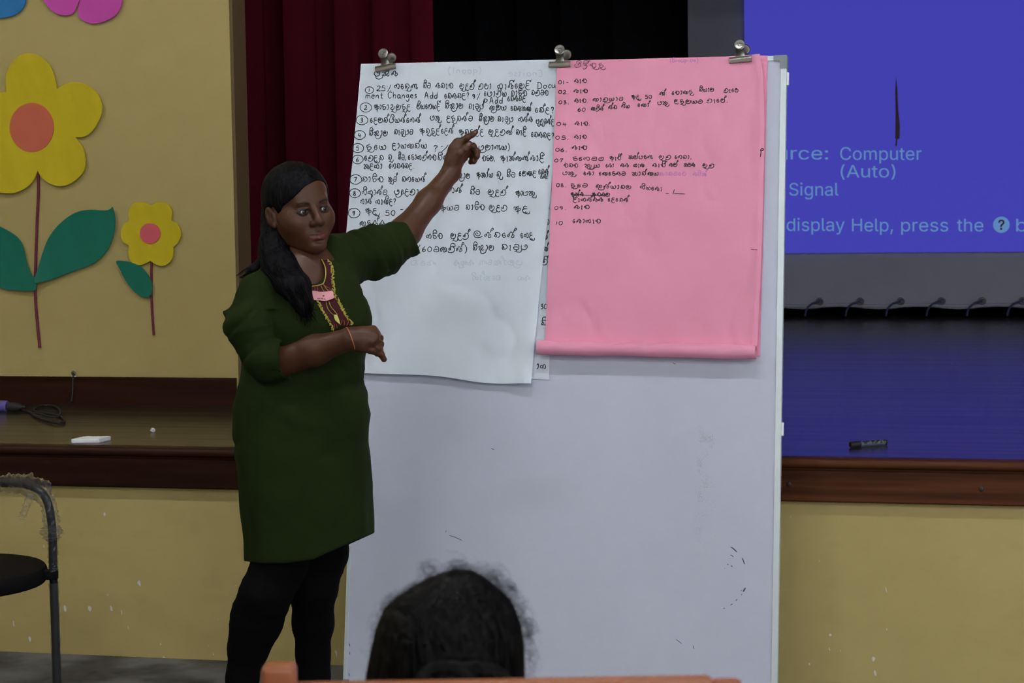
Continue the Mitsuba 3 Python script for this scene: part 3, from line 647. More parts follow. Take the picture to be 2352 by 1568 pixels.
# ------------------------------------------------------------------ implicit-surface modelling
from scipy.sparse import coo_matrix
def relax(m, n):
    if not n: return m
    f = np.asarray(m.faces); v = np.asarray(m.vertices, float)
    i = np.concatenate([f[:, [0, 1, 2]].ravel(), f[:, [1, 2, 0]].ravel()]); j = np.concatenate([f[:, [1, 2, 0]].ravel(), f[:, [0, 1, 2]].ravel()])
    A = coo_matrix((np.ones(len(i)), (i, j)), shape=(len(v), len(v))).tocsr(); d = np.asarray(A.sum(1)).ravel(); ok = d > 0
    for _ in range(n):
        for w in (.5, -.52):
            L = A @ v; L[ok] = L[ok] / d[ok][:, None] - v[ok]; L[~ok] = 0
            v = v + w * L
    return trimesh.Trimesh(v, f, process=False)
class Field:
    def __init__(self, lo, hi, h):
        self.h = h; self.lo = np.asarray(lo, float)
        self.n = np.ceil((np.asarray(hi) - self.lo) / h).astype(int) + 1
        self.F = np.full(self.n, 0.5, np.float32)
        self.ax = [self.lo[i] + h * np.arange(self.n[i]) for i in range(3)]
    def like(self):
        o = Field.__new__(Field); o.h, o.lo, o.n, o.ax = self.h, self.lo, self.n, self.ax; o.F = np.full(self.n, 0.5, np.float32); return o
    def _sub(self, lo, hi, m):
        a = np.clip(np.floor((np.asarray(lo) - m - self.lo) / self.h).astype(int), 0, self.n)
        b = np.clip(np.ceil((np.asarray(hi) + m - self.lo) / self.h).astype(int) + 1, 0, self.n)
        sl = tuple(slice(a[i], b[i]) for i in range(3))
        X = np.meshgrid(*[self.ax[i][sl[i]] for i in range(3)], indexing='ij', sparse=True)
        return sl, X
    def add(self, fn, lo, hi, k=0.0):
        sl, X = self._sub(lo, hi, k + 4 * self.h)
        d = np.asarray(fn(*X), np.float32); F = self.F[sl]
        if d.size == 0: return
        if k > 0:
            t = np.maximum(k - np.abs(F - d), 0) / k
            self.F[sl] = np.minimum(F, d) - t * t * k * .25
        else: self.F[sl] = np.minimum(F, d)
    def sub(self, fn, lo, hi, k=0.0):
        sl, X = self._sub(lo, hi, k + 4 * self.h)
        d = -np.asarray(fn(*X), np.float32); F = self.F[sl]
        if d.size == 0: return
        if k > 0:
            t = np.maximum(k - np.abs(F - d), 0) / k
            self.F[sl] = np.maximum(F, d) + t * t * k * .25
        else: self.F[sl] = np.maximum(F, d)
    def cone(self, a, b, ra, rb, k=0.0, op='add', mod=None):
        a, b = np.asarray(a, float), np.asarray(b, float); ba = b - a; L2 = max(ba @ ba, 1e-12)
        def fn(x, y, z):
            px, py, pz = x - a[0], y - a[1], z - a[2]
            t = np.clip((px * ba[0] + py * ba[1] + pz * ba[2]) / L2, 0, 1)
            d = np.sqrt((px - t * ba[0]) ** 2 + (py - t * ba[1]) ** 2 + (pz - t * ba[2]) ** 2) - (ra + (rb - ra) * t)
            return d if mod is None else d + mod(x, y, z, t)
        r = max(ra, rb)
        getattr(self, op)(fn, np.minimum(a, b) - r, np.maximum(a, b) + r, k)
    def ell(self, c, r, k=0.0, R=None, op='add', mod=None):
        c, r = np.asarray(c, float), np.asarray(r, float); M = np.eye(3) if R is None else np.asarray(R)   # rows = local axes
        def fn(x, y, z):
            p = [(x - c[0]) * M[i, 0] + (y - c[1]) * M[i, 1] + (z - c[2]) * M[i, 2] for i in range(3)]
            k0 = np.sqrt(sum((p[i] / r[i]) ** 2 for i in range(3))); k1 = np.sqrt(sum((p[i] / r[i] ** 2) ** 2 for i in range(3)))
            d = k0 * (k0 - 1) / np.maximum(k1, 1e-9)
            return d if mod is None else d + mod(x, y, z)
        e = np.sqrt((M.T ** 2) @ (r ** 2))
        getattr(self, op)(fn, c - e, c + e, k)
    def at(self, p):
        q = (np.asarray(p, float) - self.lo) / self.h
        return ndimage.map_coordinates(self.F, np.atleast_2d(q).T, order=1, mode='nearest')
    def mesh(self, smooth=0):
        F = self.F; h = self.h
        s = F < 0
        c = [s[i:s.shape[0] - 1 + i, j:s.shape[1] - 1 + j, k:s.shape[2] - 1 + k] for i in (0, 1) for j in (0, 1) for k in (0, 1)]
        allin = c[0] & c[1] & c[2] & c[3] & c[4] & c[5] & c[6] & c[7]
        anyin = c[0] | c[1] | c[2] | c[3] | c[4] | c[5] | c[6] | c[7]
        act = anyin & ~allin
        I = np.argwhere(act); idx = np.full(act.shape, -1, np.int64); idx[act] = np.arange(len(I))
        val = {(i, j, k): F[I[:, 0] + i, I[:, 1] + j, I[:, 2] + k] for i in (0, 1) for j in (0, 1) for k in (0, 1)}
        acc = np.zeros((len(I), 3)); cnt = np.zeros(len(I))
        for a in val:
            for ax in range(3):
                if a[ax] == 0:
                    b = list(a); b[ax] = 1; va, vb = val[a], val[tuple(b)]
                    cr = (va < 0) != (vb < 0); t = np.where(cr, va / np.where(cr, va - vb, 1), 0)
                    p = np.tile(np.array(a, float), (len(I), 1)); p[:, ax] = t
                    acc[cr] += p[cr]; cnt[cr] += 1
        V = self.lo + h * (I + acc / cnt[:, None])
        faces = []
        for ax in range(3):
            sl0 = [slice(None)] * 3; sl1 = [slice(None)] * 3; sl0[ax] = slice(0, -1); sl1[ax] = slice(1, None)
            a, b = s[tuple(sl0)], s[tuple(sl1)]
            E = np.argwhere(a != b); u, w = (ax + 1) % 3, (ax + 2) % 3
            ok = (E[:, u] > 0) & (E[:, w] > 0) & (E[:, u] < s.shape[u] - 1) & (E[:, w] < s.shape[w] - 1); E = E[ok]
            def cell(du, dw):
                q = E.copy(); q[:, u] += du; q[:, w] += dw
                return idx[q[:, 0], q[:, 1], q[:, 2]]
            Q = np.stack([cell(-1, -1), cell(0, -1), cell(0, 0), cell(-1, 0)], 1)
            ins = s[E[:, 0], E[:, 1], E[:, 2]]
            Q = np.where(ins[:, None], Q, Q[:, ::-1]); faces.append(Q)
        Q = np.vstack(faces)
        m = trimesh.Trimesh(V, np.vstack([Q[:, [0, 1, 2]], Q[:, [0, 2, 3]]]), process=False)
        return relax(m, smooth)
RB = np.stack([RT, HD, [0, 0, 1.0]])          # world -> body frame (x right, y away from the camera, z up)
def to_body(P): return (np.asarray(P) - CAM * [1, 1, 0]) @ RB.T
def to_world(m):
    m = m.copy(); m.vertices = np.asarray(m.vertices) @ RB + CAM * [1, 1, 0]; return m
def B(px, py, d): return to_body(at_d(px, py, d))
def vnoise(x, y, z, f, seed=0, oct=2):
    p = np.stack(np.broadcast_arrays(np.asarray(x) * f[0], np.asarray(y) * f[1], np.asarray(z) * f[2]), -1)
    return meshkit.fbm(p, oct, seed) - .5

# ------------------------------------------------------------------ the standing woman
D0 = 5.85
PX = D0 / FOC                                  # metres per pixel at her distance
floor_body = 0.0
# head frame
HY, HR_, HP = math.radians(33), math.radians(6.5), math.radians(1)
hf = np.array([math.sin(HY), -math.cos(HY), 0.0]); hl = np.array([math.cos(HY), math.sin(HY), 0.0]); hu = np.array([0, 0, 1.0])
def rotv(v, ax, a): return v * math.cos(a) + np.cross(ax, v) * math.sin(a) + ax * (ax @ v) * (1 - math.cos(a))
hl, hu = rotv(hl, hf, HR_), rotv(hu, hf, HR_)
hf, hu = rotv(hf, hl, HP), rotv(hu, hl, HP)
HM = np.stack([hl, hf, hu])                    # rows: person's left, forward, up
HS = 1.0
HC = B(685.5, 480.5, D0)                         # middle of the head at eye height
def head_pt(a, b, c): return HC + HS * (np.array([a, b, c]) @ HM)
def build_head(h):
    f = Field((-.11, -.125, -.20), (.11, .145, .135), h)
    f.ell((0, -.012, .032), (.0765, .098, .088))
    f.ell((0, .030, .045), (.066, .060, .058), .02)
    f.ell((0, .028, -.033), (.064, .060, .076), .03)
    for s in (-1, 1):
        f.cone((.052 * s, .0, -.060), (.014 * s, .070, -.094), .021, .017, .03)
        f.ell((.036 * s, .058, -.036), (.030, .028, .028), .03)
        f.ell((.047 * s, .040, -.020), (.021, .034, .022), .03)
    f.ell((0, .077, -.0945), (.019, .017, .016), .02)
    f.ell((0, .076, -.066), (.032, .022, .026), .018)
    f.cone((-.034, .080, .022), (.034, .080, .022), .0105, .0105, .02)
    for s in (-1, 1): f.ell((.0315 * s, .099, -.001), (.018, .015, .0125), .014, op='sub')
    for s in (-1, 1):
        f.ell((.0315 * s, .0775, -.001), (.0172, .0150, .0135), .005)
        f.ell((.0315 * s, .0950, -.0005), (.0138, .0105, .0047), .0025, op='sub')
        f.cone((.019 * s, .0885, .0075), (.043 * s, .081, .006), .0028, .0024, .003)
    f.cone((0, .086, .014), (0, .1085, -.026), .0085, .0105, .014)
    f.ell((0, .1105, -.031), (.0125, .0115, .0105), .008)
    for s in (-1, 1):
        f.ell((.0128 * s, .0985, -.035), (.0086, .0112, .0080), .007)
    for s in (-1, 1): f.ell((.0072 * s, .104, -.0435), (.0042, .006, .0038), .002, op='sub')
    for s in (-1, 1):
        f.cone((0, .0985, -.0625), (.025 * s, .0855, -.0640), .0056, .0026, .004)
        f.cone((0, .0975, -.0745), (.021 * s, .0868, -.0672), .0068, .0032, .004)
        f.cone((0, .1045, -.0683), (.023 * s, .0915, -.0648), .0014, .0006, .003, op='sub')
    f.ell((0, .0975, -.0835), (.014, .007, .004), .010, op='sub')
    for s in (-1, 1):                          # ears
        R = np.array([[1, 0, 0], [0, math.cos(.25), math.sin(.25)], [0, -math.sin(.25), math.cos(.25)]])
        R = R @ np.array([[math.cos(.45 * s), math.sin(.45 * s), 0], [-math.sin(.45 * s), math.cos(.45 * s), 0], [0, 0, 1]])
        f.ell((.0815 * s, -.006, -.010), (.0075, .0160, .0285), .005, R)
        f.ell((.0900 * s, -.002, -.006), (.0080, .0085, .0175), .003, R, op='sub')
        f.cone((.086 * s, -.003, .004), (.085 * s, -.004, -.020), .0022, .0022, .003)
        f.ell((.0800 * s, .006, -.033), (.006, .007, .008), .005)
    f.cone((0, -.022, -.060), (0, -.032, -.19), .050, .050, .03)
    m = f.mesh(1)
    v = np.asarray(m.vertices).copy()
    m.vertices = HC + HS * (v @ HM)
    return m, v
head_m, _ = build_head(0.0024)

SH_R, SH_L = B(594, 672, D0 - .10), B(768, 588, D0 + .10)
EL_R, WR_R = B(628, 836, D0 - .12), B(803, 778, D0 - .21)
EL_L, WR_L = B(932, 532, D0 + .26), B(1036, 396, D0 + .38)
NECK = B(692, 610, D0)
lo = np.minimum.reduce([SH_R, SH_L, EL_R, WR_R, EL_L, WR_L]) - .22
def chain(f, pts, rad, k=.01):
    for i in range(len(pts) - 1): f.cone(pts[i], pts[i + 1], rad[i], rad[i + 1], k if i else 0.0)
def mpx(r): return r * PX
# torso core (visible at neck and chest)
tf = Field(B(520, 560, D0) - (0, .25, .80), B(880, 560, D0) + (0, .25, .05), 0.005)
neck_top = head_pt(0, -.024, -.09)
chest_f = np.array([math.sin(math.radians(38)), -math.cos(math.radians(38)), 0])
left_v = np.array([math.cos(math.radians(38)), math.sin(math.radians(38)), 0])
tf.cone(neck_top, NECK + (0, .01, -.03), .052, .056)
tf.cone(NECK + (-.0, .0, -.048), SH_R + (0.04, .01, -.02), .046, .026, .03)
tf.cone(NECK + (.0, .0, -.048), SH_L + (-.03, 0, -.02), .046, .034, .03)
CH = B(700, 730, D0)
tf.ell(CH + (0, 0, .05), (.140, .105, .150), .05, np.stack([left_v, -chest_f, [0, 0, 1]]))
tf.ell(B(700, 900, D0), (.14, .11, .22), .08)
tf.ell(B(700, 1080, D0), (.15, .13, .20), .08)
torso_m = tf.mesh(1)
# arms and hands
af = Field(np.minimum(EL_R, WR_R) - .14, np.maximum(EL_R, WR_R) + (.20, .14, .14), 0.0026)
UA = SH_R * .5 + EL_R * .5
af.cone(UA, EL_R, .046, .044)
af.cone(EL_R, EL_R * .45 + WR_R * .55, .0435, .0385, .02)
af.cone(EL_R * .45 + WR_R * .55, WR_R, .0385, .0285, .02)
def finger(f, pts, r0, r1, k=.004, nail=None):
    n = len(pts)
    for i in range(n - 1):
        ra, rb_ = r0 + (r1 - r0) * i / (n - 1), r0 + (r1 - r0) * (i + 1) / (n - 1)
        f.cone(pts[i], pts[i + 1], ra, rb_, k)
        if 0 < i: f.ell(pts[i], (ra * 1.06,) * 3, .003)
dR = D0 - .21
def H(px, py, dd): return B(px, py, dR + dd)
W0 = H(806, 777, 0)
# back of the hand towards the camera; knuckles right, fingers folded down and away, index hanging
knk = [H(851, 786, -.006), H(860, 776, -.002), H(861, 766, .010), H(856, 757, .020)]
for q, r in zip(knk, (.0135, .0140, .0135, .0125)): af.cone(W0, q, .024, r, .012)
af.ell(H(834, 776, .004), (.030, .018, .027), .012)
finger(af, [knk[0], H(868, 800, .002), H(875, 813, .006), H(882, 825, .010)], .0102, .0078)
finger(af, [knk[1], H(873, 790, .012), H(872, 805, .026), H(866, 812, .030)], .0102, .0082)
finger(af, [knk[2], H(872, 776, .030), H(870, 792, .042), H(862, 799, .040)], .0098, .0080)
finger(af, [knk[3], H(866, 766, .038), H(864, 781, .048), H(857, 788, .044)], .0090, .0072)
af.cone(W0 + (0, 0, -.008), H(834, 796, -.004), .018, .0155, .012)
finger(af, [H(834, 797, -.004), H(852, 803, -.002), H(866, 809, .004)], .0125, .0088)
armR_m = af.mesh(1)
dL = D0 + .38
def G(px, py, dd): return B(px, py, dL + dd)
af = Field(np.minimum(EL_L, WR_L) - (.28, .30, .18), np.maximum(EL_L, WR_L) + (.13, .12, .20), 0.0026)
af.cone(B(775, 600, D0 + .10), B(868, 570, D0 + .19), .052, .046); af.cone(B(868, 570, D0 + .19), EL_L, .046, .0425, .02)
MID = EL_L * .5 + WR_L * .5
af.cone(EL_L, MID, .0415, .0345, .02)
af.cone(MID, WR_L, .0345, .0250, .02)
# palm seen from its thumb side; index straight, the others curled down to the right, thumb along the index
ki, km, kr, kp = G(1052, 328, -.002), G(1066, 332, .012), G(1073, 340, .024), G(1074, 350, .034)
af.cone(WR_L, G(1047, 345, .0), .0265, .0230, .015)
for q, r in ((ki, .0150), (km, .0145), (kr, .014), (kp, .013)): af.cone(G(1044, 368, .006), q, .022, r, .012)
finger(af, [ki, G(1072, 317, -.004), G(1085, 309, -.004), G(1093, 303, -.002)], .0102, .0070)
finger(af, [km, G(1086, 336, .014), G(1095, 349, .018), G(1096, 359, .010)], .0108, .0084)
finger(af, [kr, G(1087, 347, .030), G(1092, 361, .032), G(1088, 371, .022)], .0104, .0084)
finger(af, [kp, G(1083, 355, .040), G(1086, 368, .040), G(1081, 372, .030)], .0094, .0076)
af.cone(G(1040, 372, -.010), G(1056, 352, -.020), .0175, .0135, .010)
finger(af, [G(1056, 352, -.020), G(1068, 342, -.020), G(1079, 331, -.017)], .0125, .0092)
armL_m = af.mesh(1)
nails = [(G(1076.5, 331.5, -.0265), .0050, .0070), (G(1090.5, 304.5, -.0085), .0038, .0055)]
# legs and feet
def leg_field(h):
    f = Field(B(490, 1240, D0) - (0, .35, 1.2), B(860, 1180, D0) + (0, .35, .02), h); return f
dr, dl = D0 - .055, D0 + .07
def Z0(P, z): P = P.copy(); P[2] = z; return P
legR = [B(668, 1180, dr), B(642, 1295, dr), B(608, 1368, dr - .02), B(589, 1425, dr), B(571, 1486, dr + .01), B(557, 1554, dr + .01), Z0(B(545, 1680, dr + .01), .065)]
radR = [.070, .070, .0655, .0665, .0510, .0395, .034]
legL = [B(738, 1180, dl), B(735, 1270, dl), B(719, 1350, dl - .02), B(719, 1430, dl + .01), B(719, 1500, dl + .02), B(720, 1552, dl + .02), Z0(B(722, 1690, dl + .02), .065)]
radL = [.078, .072, .0615, .0525, .0425, .0410, .034]
ff = Field(np.minimum(legR[-1], legL[-1]) - (.14, .26, .08), np.maximum(legR[-1], legL[-1]) + (.20, .16, .10), .004)
for a, dirv in ((legR[-1], np.array([.25, -.97, 0])), (legL[-1], np.array([.75, -.66, 0]))):
    ff.cone(a + (0, 0, .06), a, .034, .036)
    ff.cone(a + (0, 0, -.030) - dirv * .035, a + (0, 0, -.036) + dirv * .12, .030, .022, .03)
    ff.cone(a + (0, 0, -.040) + dirv * .11, a + (0, 0, -.044) + dirv * .16, .021, .018, .02)
feet_m = ff.mesh(1)
def union(ms):
    out = None
    for m in ms:
        q = m3.Manifold(m3.Mesh(np.asarray(m.vertices, np.float32), np.asarray(m.faces, np.uint32)))
        if q.status() != m3.Error.NoError or q.volume() < 0: return None
        out = q if out is None else out + q
    g = out.to_mesh()
    return trimesh.Trimesh(g.vert_properties[:, :3], g.tri_verts, process=False)
def leggings(h=.0045):
    f = Field(np.minimum.reduce(legR + legL) - .14, np.maximum.reduce(legR + legL) + .14, h)
    def mod(x, y, z, t): return .0016 * vnoise(x, y, z, (9, 9, 46), 5) * (1 + 3.0 * np.exp(-((z - .42) / .07) ** 2)) + .003 * vnoise(x + z * .8, y, z, (12, 12, 60), 8) * np.exp(-((z - .52) / .10) ** 2)
    for pts, rad in ((legR, radR), (legL, radL)):
        for i in range(len(pts) - 1): f.cone(pts[i], pts[i + 1], rad[i], rad[i + 1], .03 if i else .0, mod=mod)
    f.ell(B(692, 1120, D0), (.15, .13, .14), .05)
    def low(x, y, z): return z - .105 + 0 * x + 0 * y
    f.sub(low, f.lo, f.lo + f.n * f.h)
    return f.mesh(1)
legg_m = leggings()
body_m = union([head_m, torso_m, armR_m, armL_m, feet_m])
print('body union', body_m is not None)
if body_m is None: body_m = cat([head_m, torso_m, armR_m, armL_m, feet_m])
# colouring of the skin: lips, brows and lash lines belong to the face itself
v = np.asarray(body_m.vertices); q = ((v - HC) / HS) @ HM.T
skin = np.tile(np.array([0.060, 0.0235, 0.0112]), (len(v), 1))
skin *= (1 + .22 * (meshkit.fbm(v * 18, 3, 4) - .5))[:, None]
def blend(w, c): 
    global skin
    skin = skin * (1 - w[:, None]) + np.array(c) * w[:, None]
sm = lambda a, b, x: np.clip((x - a) / (b - a), 0, 1) ** 2 * (3 - 2 * np.clip((x - a) / (b - a), 0, 1))
inface = (np.abs(q[:, 0]) < .08) & (q[:, 1] > .03) & (q[:, 2] < .1) & (q[:, 2] > -.13)
ax_ = np.abs(q[:, 0])
lipc = -.0676 + .0036 * (ax_ / .026) ** 2
upper = sm(.0, 1, (1 - (ax_ / .026) ** 2) * 1.0) * sm(.0095, .006, q[:, 2] - lipc) * sm(-.001, .001, q[:, 2] - lipc)
lower = sm(.0, 1, (1 - (ax_ / .024) ** 2) * 1.0) * sm(-.0125, -.0095, q[:, 2] - lipc) * sm(.001, -.001, q[:, 2] - lipc)
blend(np.where(inface & (q[:, 1] > .08), .75 * upper, 0), (0.105, 0.036, 0.034)); blend(np.where(inface & (q[:, 1] > .08), .9 * lower, 0), (0.150, 0.046, 0.043))
bt = (ax_ - .014) / .034
browz = .0172 + .0075 * np.sin(np.clip(bt, 0, 1) * 2.2) - .004 * np.clip(bt, 0, 1) ** 3
wb_ = sm(.0048, .0022, np.abs(q[:, 2] - browz) / (1 - .45 * np.clip(bt, 0, 1))) * sm(-.06, .08, bt) * sm(1.05, .9, bt)
blend(np.where(inface & (q[:, 1] > .04), .92 * wb_, 0), (0.008, 0.006, 0.006))
ed = np.sqrt(((ax_ - .0315) / .0185) ** 2 + ((q[:, 2] + .0005) / .0092) ** 2)
blend(np.where(inface & (q[:, 1] > .06), .85 * sm(1.25, .85, ed), 0), (0.012, 0.008, 0.007))
scene['mat_skin'] = {'type': 'twosided', 'bsdf': {'type': 'principled', 'base_color': {'type': 'mesh_attribute', 'name': 'vertex_color'}, 'roughness': 0.45, 'specular': 0.26}}
pw = thing('person', 'standing woman in dark green tunic and black leggings pointing at the white sheet', 'person')
part('body', to_world(body_m), 'mat_skin', pw, True, color=skin)
# eyes
mat('eye_white', (0.30, 0.285, 0.27), 0.15, 0.5); mat('iris', (0.010, 0.006, 0.004), 0.1, 0.6)
gaze = np.array([.14, 1, .02]); gaze /= np.linalg.norm(gaze)
for s in (-1, 1):
    e = trimesh.creation.icosphere(subdivisions=3, radius=.0132 * HS); c = head_pt(.0315 * s, .0772, -.001); e.apply_translation(c)
    k = part('eyeball', to_world(e), 'mat_eye_white', pw, True)
    g = gaze @ HM
    i = lathe([(0, .0012), (.003, .0010), (.0064, 0), (.0064, -.001), (0, -.001)], 24)
    u = np.cross(g, [0, 0, 1.0]); u /= np.linalg.norm(u)
    i = frame_at(i, c + g * .0132 * HS * .93, u, np.cross(g, u), g)
    part('iris', to_world(i), 'mat_iris', k, True)

# ------------------------------------------------------------------ tunic
rows = [(590, 640, 745), (612, 600, 790), (640, 572, 818), (680, 566, 826), (733, 566, 843), (770, 562, 844), (808, 558, 843), (846, 556, 843), (889, 544, 835), (906, 541, 842), (956, 537, 852), (999, 538, 848), (1062, 545, 852), (1125, 550, 855), (1161, 553, 857), (1205, 557, 857), (1260, 562, 858), (1300, 566, 858)]
cz, cx, ca_, cb = [], [], [], []
for y, l, r in rows:
    Lp, Rp = B(l, y, D0), B(r, y, D0)
    cz.append((Lp[2] + Rp[2]) / 2); cx.append((Lp[0] + Rp[0]) / 2); ca_.append((Rp[0] - Lp[0]) / 2)
dep = np.interp([r[0] for r in rows], [590, 640, 733, 850, 960, 1100, 1300], [.075, .105, .145, .140, .160, .165, .160])
zs_, o_ = np.array(cz), np.argsort(cz)
def prof_(arr): 
    a = np.array(arr)[o_]; zz = zs_[o_]
    return lambda z: np.interp(z, zz, a)
fx, fa, fb = prof_(cx), prof_(ca_), prof_(dep)
DY = B(700, 800, D0)[1]
tun = Field(np.array([B(495, 700, D0)[0], DY - .32, B(600, 1300, D0)[2] - .03]), np.array([B(985, 600, D0)[0], DY + .48, B(700, 480, D0)[2]]), 0.0042)
zt = B(700, 596, D0)[2]; zb = B(700, 1300, D0)[2]
def folds(x, y, z):
    a = .014 * vnoise(x * 1.0 + z * .35, y, z, (11, 11, 3.2), 3) 
    b = .016 * vnoise(x * .5 - z * .5, y, z + x * .45, (7, 7, 15), 11) * np.exp(-((z - .98) / .20) ** 2)
    c = .004 * vnoise(x + z * .3, y, z, (26, 26, 12), 13)
    # long vertical fold on the left, side seam
    xs = B(592, 1050, D0)[0]
    e = .005 * np.exp(-((x - xs - .01 * np.sin(z * 9)) / .012) ** 2) * (np.asarray(y) < DY) * np.clip((1.05 - z) / .3, 0, 1)
    def crease(px_, py_, pz_, f, sd): return np.exp(-(vnoise(px_, py_, pz_, f, sd, 1) / .055) ** 2)
    g = .0045 * crease(x + z * .9, y, z - x * .5, (5, 5, 7), 17) * np.exp(-((z - .93) / .16) ** 2)
    g = g + .0030 * crease(x * 1.0 + z * .1, y, z, (9, 9, 1.6), 19) * np.clip((.95 - z) / .2, 0, 1) + .0035 * crease(x - z * .8, y, z, (6, 6, 6), 23) * np.clip((z - 1.02) / .1, 0, 1)
    return a + b + c + e + g
def torso_fn(x, y, z):
    k = (np.abs((x - fx(z)) / fa(z)) ** 2.5 + np.abs((y - DY) / fb(z)) ** 2.5) ** .4
    return np.maximum((k - 1) * np.minimum(fa(z), fb(z)), z - zt) + folds(x, y, z)
tun.add(torso_fn, tun.lo + (0, 0, .0), np.array([B(885, 600, D0)[0], DY + .25, zt]))
bust = [(CH + chest_f * .066 + left_v * .055 + (0, 0, -.0), .078), (CH + chest_f * .066 - left_v * .070 + (0, 0, -.005), .080)]
for c, r in bust: tun.ell(c, (r, r, r * .95), .06)
# shoulders and neck base
for S_ in (SH_R, SH_L): tun.cone(NECK + (0, .012, -.040), S_ + (0, 0, -.012), .050, .044 if S_ is SH_R else .060, .05)
def sl_mod(ax, amp, seed):
    def mod(x, y, z, t):
        s = x * ax[0] + y * ax[1] + z * ax[2]
        r = x * .3 + y * .5
        return amp * (.4 + 1.0 * t) * vnoise(s + .25 * z, r, z * 0 + x * 0, (42, 7, 1), seed) + amp * 1.0 * vnoise(s * .6 + x * .4, y, z, (26, 14, 14), seed + 2) + .0050 * np.exp(-(vnoise(s + .4 * z + .3 * x, r, 0 * z, (24, 9, 1), seed + 5, 1) / .06) ** 2)
    return mod
# viewer's left sleeve: drops from the shoulder, turns to the cuff at the elbow
CU_R = B(662, 830, D0 - .145)
aR = (EL_R - SH_R) / np.linalg.norm(EL_R - SH_R)
m_ = sl_mod(aR, .014, 31)
slv = tun.like()
slv.cone(SH_R, B(574, 742, D0 - .12), .053, .063, .035, mod=m_)
slv.cone(B(574, 742, D0 - .12), B(612, 822, D0 - .135), .063, .058, .03, mod=m_)
slv.cone(B(612, 822, D0 - .135), B(690, 826, D0 - .15), .0585, .0545, .02, mod=m_)
slv.cone(B(552, 728, D0 - .10), B(514, 717, D0 - .10), .032, .004, .02)
# raised sleeve
aL = (EL_L - SH_L) / np.linalg.norm(EL_L - SH_L)
m_ = sl_mod(aL, .020, 41)
slv.cone(B(766, 603, D0 + .08), B(862, 580, D0 + .18), .078, .067, .035, mod=m_)
slv.cone(B(862, 580, D0 + .18), B(985, 527, D0 + .31), .067, .050, .02, mod=m_)
def cut(n, p):
    n = np.asarray(n, float); n /= np.linalg.norm(n)
    return lambda x, y, z: -((x - p[0]) * n[0] + (y - p[1]) * n[1] + (z - p[2]) * n[2])
cuR = B(657, 832, D0 - .15); nR = B(720, 824, D0 - .17) - B(648, 832, D0 - .15)
slv.sub(cut(nR, cuR), cuR - (-.0, .12, .085), cuR + (.12, .10, .085))
cuL = B(940, 540, D0 + .27); nL = B(990, 520, D0 + .315) - B(940, 540, D0 + .27)
nL = np.array([.88, .22, .44])
slv.sub(cut(nL, cuL), cuL - (.07, .14, .13), cuL + (.16, .18, .16))
slv.cone(B(628, 826, D0 - .14), B(700, 822, D0 - .155), .049, .049, op='sub')
slv.cone(B(885, 562, D0 + .215), B(985, 520, D0 + .31), .047, .045, op='sub')
kk_ = .035
t_ = np.maximum(kk_ - np.abs(tun.F - slv.F), 0) / kk_
tun.F = (np.minimum(tun.F, slv.F) - t_ * t_ * kk_ * .25 * (tun.ax[2][None, None, :] > B(700, 700, D0)[2])).astype(np.float32)
hemL, hemR, hemM = B(575, 1280, D0), B(857, 1205, D0), B(690, 1270, D0)
def hem_fn(x, y, z):
    t = np.clip((x - hemL[0]) / (hemR[0] - hemL[0]), 0, 1)
    zh = np.interp(t, [0, .09, .33, .55, .82, 1], [B(566, 1268, D0)[2], hemM[2], B(666, 1271, D0)[2], B(726, 1262, D0)[2], B(808, 1227, D0)[2], hemR[2]])
    return z - zh + (y - (DY - .15)) * .15
tun.sub(hem_fn, tun.lo, np.array([tun.lo[0] + tun.n[0] * tun.h, DY + .3, B(700, 1180, D0)[2]]))
def inner(x, y, z):
    k = np.sqrt(((x - fx(z)) / (fa(z) - .030)) ** 2 + ((y - DY) / (fb(z) - .030)) ** 2)
    return np.maximum((k - 1) * .13, z - B(700, 1000, D0)[2])
tun.sub(inner, tun.lo, np.array([B(885, 600, D0)[0], DY + .25, B(700, 1000, D0)[2]]))
# neckline: a slanted oval hole around neck and upper chest
nc = B(706, 604, D0) + chest_f * .075
nz = np.array([chest_f[0] * .62, chest_f[1] * .62, -.78]); nz /= np.linalg.norm(nz)
nx_ = left_v; ny_ = np.cross(nz, nx_)
tun_solid = tun.F.copy()
tun.cone(B(686, 545, D0), B(711, 612, D0 - .085), .050, .044, op='sub')
tun.cone(B(711, 612, D0 - .085), B(723, 640, D0 - .150), .044, .019, .02, op='sub')
tun_m = tun.mesh(1)
mat('tunic', mikit.proc(lambda p, n, uv: mikit.mix([0.0082, 0.0142, 0.0032], [0.0118, 0.0196, 0.0045], mikit.fbm(p.x * 14, p.y * 14, p.z * 14, 3) * .6 + .4 * mikit.noise(p.x * 900, p.y * 900, p.z * 900))), 0.85, 0.06, sheen=0.1)
part('tunic', to_world(tun_m), 'mat_tunic', pw, True, label='dark olive green knee-length tunic with loose sleeves')
mat('leggings', (0.0016, 0.0015, 0.0020), 0.85, 0.06)
part('leggings', to_world(legg_m), 'mat_leggings', pw, True, label='tight black leggings')

